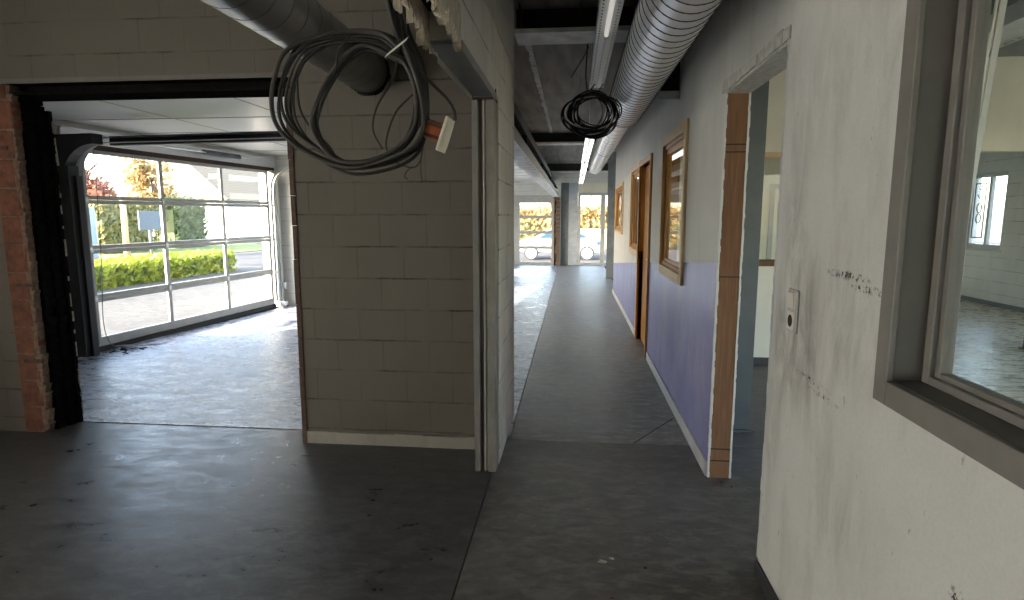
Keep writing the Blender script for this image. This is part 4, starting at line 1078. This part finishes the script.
b = bm_(); prism(b, [hx @ V(p) for p in ((.35, -.3, 2.45), (-3.5, -.3, 5.6), (-7.35, -.3, 2.45))], hx.to_3x3() @ V((0, 16.6, 0))); obj('roof', b, M['roof'], hs)
for y in (3.0, 8.0):
    b = bm_(); box(b, .0, .04, y, y+.12, .2, 2.2, 0, hx); box(b, .0, .05, y+1.5, y+2.5, 1.9, 2.05, 0, hx); obj('drainpipe', b, M['dark_win'], hs)
b = bm_(); box(b, .0, .03, 5.2, 6.3, .9, 1.9, 0, hx); obj('window', b, M['dark_win'], hs)
sg = thing('street_sign', (-15.6, 20.9, OZ), 'blue-grey sign board on posts across the road', 'sign')
b = bm_(); box(b, -15.60, -15.54, 20.35, 21.55, .95, 1.65); obj('board', b, M['sign'], sg, .01)
for y in (20.95,):
    b = bm_(); tube(b, [(-15.62, y, OZ), (-15.62, y, 1.6)], .05, 8); obj('post', b, M['steel_grey'], sg)
lp = thing('wooden_pole', (-14.6, 18.4, OZ), 'slim yellowish wooden pole before the tall yellow shrubs', 'pole')
b = bm_(); tube(b, [(-14.6, 18.43, OZ), (-14.6, 18.43, 3.4)], [.10, .08], 10); obj('shaft', b, M['pale_wood'], lp)
b = bm_(); tube(b, [(-14.6, 18.43, 3.4), (-14.6, 18.43, 3.46)], [.09, .03], 10); obj('cap', b, M['galv_rail'], lp)
lp = thing('lamp_post', (-14.9, 20.8, OZ), 'grey lamp post with curved arm beside the blue-grey sign', 'lamp post')
b = bm_(); tube(b, [(-14.9, 20.75, OZ), (-14.9, 20.75, 4.8)], [.08, .05], 10); obj('shaft', b, M['steel_grey'], lp)
b = bm_(); tube(b, spline([(-14.9, 20.75, 4.8), (-14.6, 20.75, 5.05), (-14.0, 20.75, 5.1)], 4), .04, 8); box(b, -14.1, -13.5, 20.65, 20.85, 5.05, 5.15); obj('lamp_head', b, M['steel_grey'], lp)
vn = thing('advertising_panel', (-13.2, 15.3, OZ), 'pale blue upright panel at the edge of the door view', 'panel')
b = bm_(); box(b, -13.3, -13.2, 14.85, 15.6, .3, 1.7); obj('panel', b, M['van_blue'], vn, .02)
b = bm_(); box(b, -13.29, -13.21, 14.9, 14.98, OZ, .3); box(b, -13.29, -13.21, 15.47, 15.55, OZ, .3); obj('foot', b, M['steel_grey'], vn)

# ------------------------------------------------------------------ outdoors, end yard: a white car and autumn hedge
def car(xc, y, zg, label):
    c = thing('car', (xc, y+.8, zg), label, 'car')
    prof = [(-1.85, .32), (-1.9, .55), (-1.82, .78), (-1.05, .92), (-.45, 1.34), (.65, 1.40), (1.45, 1.05), (1.82, .95), (1.88, .5), (1.8, .28)]
    b = bm_()
    ny = 4
    for (ya, yb) in ((0, 1.62),):
        prism(b, [(xc+px, y+ya, zg+pz) for px, pz in prof], (0, yb-ya, 0))
    obj('body', b, M['car'], c, .05)
    b = bm_(); prism(b, [(xc+px, y-.012, zg+pz) for px, pz in ((-.85, .94), (-.42, 1.26), (.02, 1.28), (.02, .95))], (0, .01, 0)); obj('side_window', b, M['car_glass'], c)
    b = bm_(); prism(b, [(xc+px, y-.012, zg+pz) for px, pz in ((.10, .95), (.10, 1.29), (.60, 1.31), (1.15, 1.02), (1.15, .97))], (0, .01, 0)); obj('side_window', b, M['car_glass'], c)
    for wx in (-1.2, 1.2):
        b = bm_(); tube(b, [(xc+wx, y-.03, zg+.30), (xc+wx, y+.18, zg+.30)], .30, 28); wh = obj('wheel', b, M['rubber'], c)
        b = bm_(); tube(b, [(xc+wx, y-.04, zg+.30), (xc+wx, y-.028, zg+.30)], .235, 28); obj('hub_cap', b, M['alu'], wh)
        b = bm_()
        for k in range(8): a = k*math.pi/4; tube(b, [(xc+wx+.07*math.cos(a), y-.043, zg+.30+.07*math.sin(a)), (xc+wx+.19*math.cos(a), y-.043, zg+.30+.19*math.sin(a))], .014, 5)
        obj('spoke_gap', b, M['rubber'], wh)
    b = bm_(); box(b, xc+1.62, xc+1.80, y-.015, y+.05, zg+.66, zg+.80); obj('lamp', b, M['car_glass'], c)
    b = bm_(); box(b, xc-.02, xc-.005, y-.014, y, zg+.35, zg+.95); box(b, xc+.2, xc+.34, y-.02, y, zg+.80, zg+.83); obj('door_gap', b, M['steel_grey'], c)
    return c
car(-.58, 26.0, -.43, 'white compact car parked outside the end doors')
hedge('autumn_hedge', (-6, 37), (6, 36), 1.5, 2.2, 'leaf_orange', 'orange autumn hedge behind the white car', 5200, .17, -.43)
b = bm_(); box(b, .2, 6, 34.5, 34.7, -.43, .75); tag(obj('garden_wall', b, M['roof']), 'low brownish garden wall behind the white car', 'wall', None, 'thing')
for x, h in ((-1.9, 7.5), (-.9, 7), (2.2, 7.8)):
    tree({-1.9: -4., -.9: -1.6, 2.2: 1.2}[x], 42, h, .9, 'leaf_yellow', {-1.9: 'bare slim tree seen over the hedge through the four-pane glazed door', -.9: 'bare slim tree behind the hedge, in line with the brick column', 2.2: 'bare slim tree seen through the glazed end door'}[x], 120, .09, -.43, .35, .1)

# ------------------------------------------------------------------ light
wd = bpy.data.worlds.new('World'); S.world = wd; wd.use_nodes = True
nt = wd.node_tree; nt.nodes.clear()
sky = nt.nodes.new('ShaderNodeTexSky'); sky.sky_type = 'NISHITA'; sky.sun_disc = False
sky.sun_elevation = math.radians(22); sky.sun_rotation = math.radians(230); sky.air_density = 1.0; sky.dust_density = 2.0
bg = nt.nodes.new('ShaderNodeBackground'); bg.inputs[1].default_value = 1.25
ow = nt.nodes.new('ShaderNodeOutputWorld')
hs_ = nt.nodes.new('ShaderNodeHueSaturation'); hs_.inputs['Saturation'].default_value = .8; nt.links.new(sky.outputs[0], hs_.inputs['Color']); nt.links.new(hs_.outputs[0], bg.inputs[0]); nt.links.new(bg.outputs[0], ow.inputs[0])
sd = bpy.data.lights.new('Sun', 'SUN'); sd.energy = 20; sd.angle = math.radians(.6); sd.color = (1, .93, .82)
so = bpy.data.objects.new('Sun', sd); COL.objects.link(so)
so.rotation_euler = V((.9, .80, -.45)).to_track_quat('-Z', 'Y').to_euler(); so.location = (-20, -5, 20)
def area(name, loc, dirv, sx, sy, power=None, portal=False, col=(1, 1, 1)):
    l = bpy.data.lights.new(name, 'AREA'); l.shape = 'RECTANGLE'; l.size = sx; l.size_y = sy; l.color = col
    if portal: l.cycles.is_portal = True
    else: l.energy = power
    o = bpy.data.objects.new(name, l); COL.objects.link(o); o.location = loc
    o.rotation_euler = V(dirv).to_track_quat('-Z', 'Z').to_euler()
    return o
pc = D(W/2, -.10, 1.15)
area('portal_door', pc, DN, W, 2.2, portal=True)
area('portal_hall', (-5.0, 12.75, 1.05), (1, 0, 0), 2.5, 2.1, portal=True)
area('portal_end', (.8, YF+.2, 1.1), (0, -1, 0), 1.4, 2.2, portal=True)
area('portal_end_hall', (-1.2, YF+.2, 1.1), (0, -1, 0), 1.4, 2.2, portal=True)
area('portal_side', (7.22, 3.45, 1.7), (-1, 0, 0), 9.9, 1.6, portal=True)
area('portal_back', (4.3, 13.05, 1.65), (0, -1, 0), 4.6, 2.3, portal=True)
area('portal_rear', (4.3, -3.42, 1.7), (0, 1, 0), 4.6, 1.6, portal=True)
area('portal_side_small', (7.22, 11.13, 1.56), (-1, 0, 0), .95, 1.3, portal=True)

# ------------------------------------------------------------------ camera
cam = bpy.data.cameras.new('Camera'); cam.sensor_width = 36; cam.lens = 600/1024*36; cam.clip_start = .02; cam.clip_end = 300
co = bpy.data.objects.new('Camera', cam); COL.objects.link(co); co.location = (0, 0, 1.5)
co.rotation_euler = (math.radians(90-8.063), 0, math.radians(5.748))
S.camera = co
S.view_settings.view_transform = 'Standard'; S.view_settings.look = 'None'; S.view_settings.gamma = 1; S.view_settings.use_curve_mapping = False
S.view_settings.exposure = 0.55
S.cycles.use_denoising = True
S.cycles.max_bounces = 10; S.cycles.diffuse_bounces = 6; S.cycles.transparent_max_bounces = 16
S.cycles.sample_clamp_indirect = 6
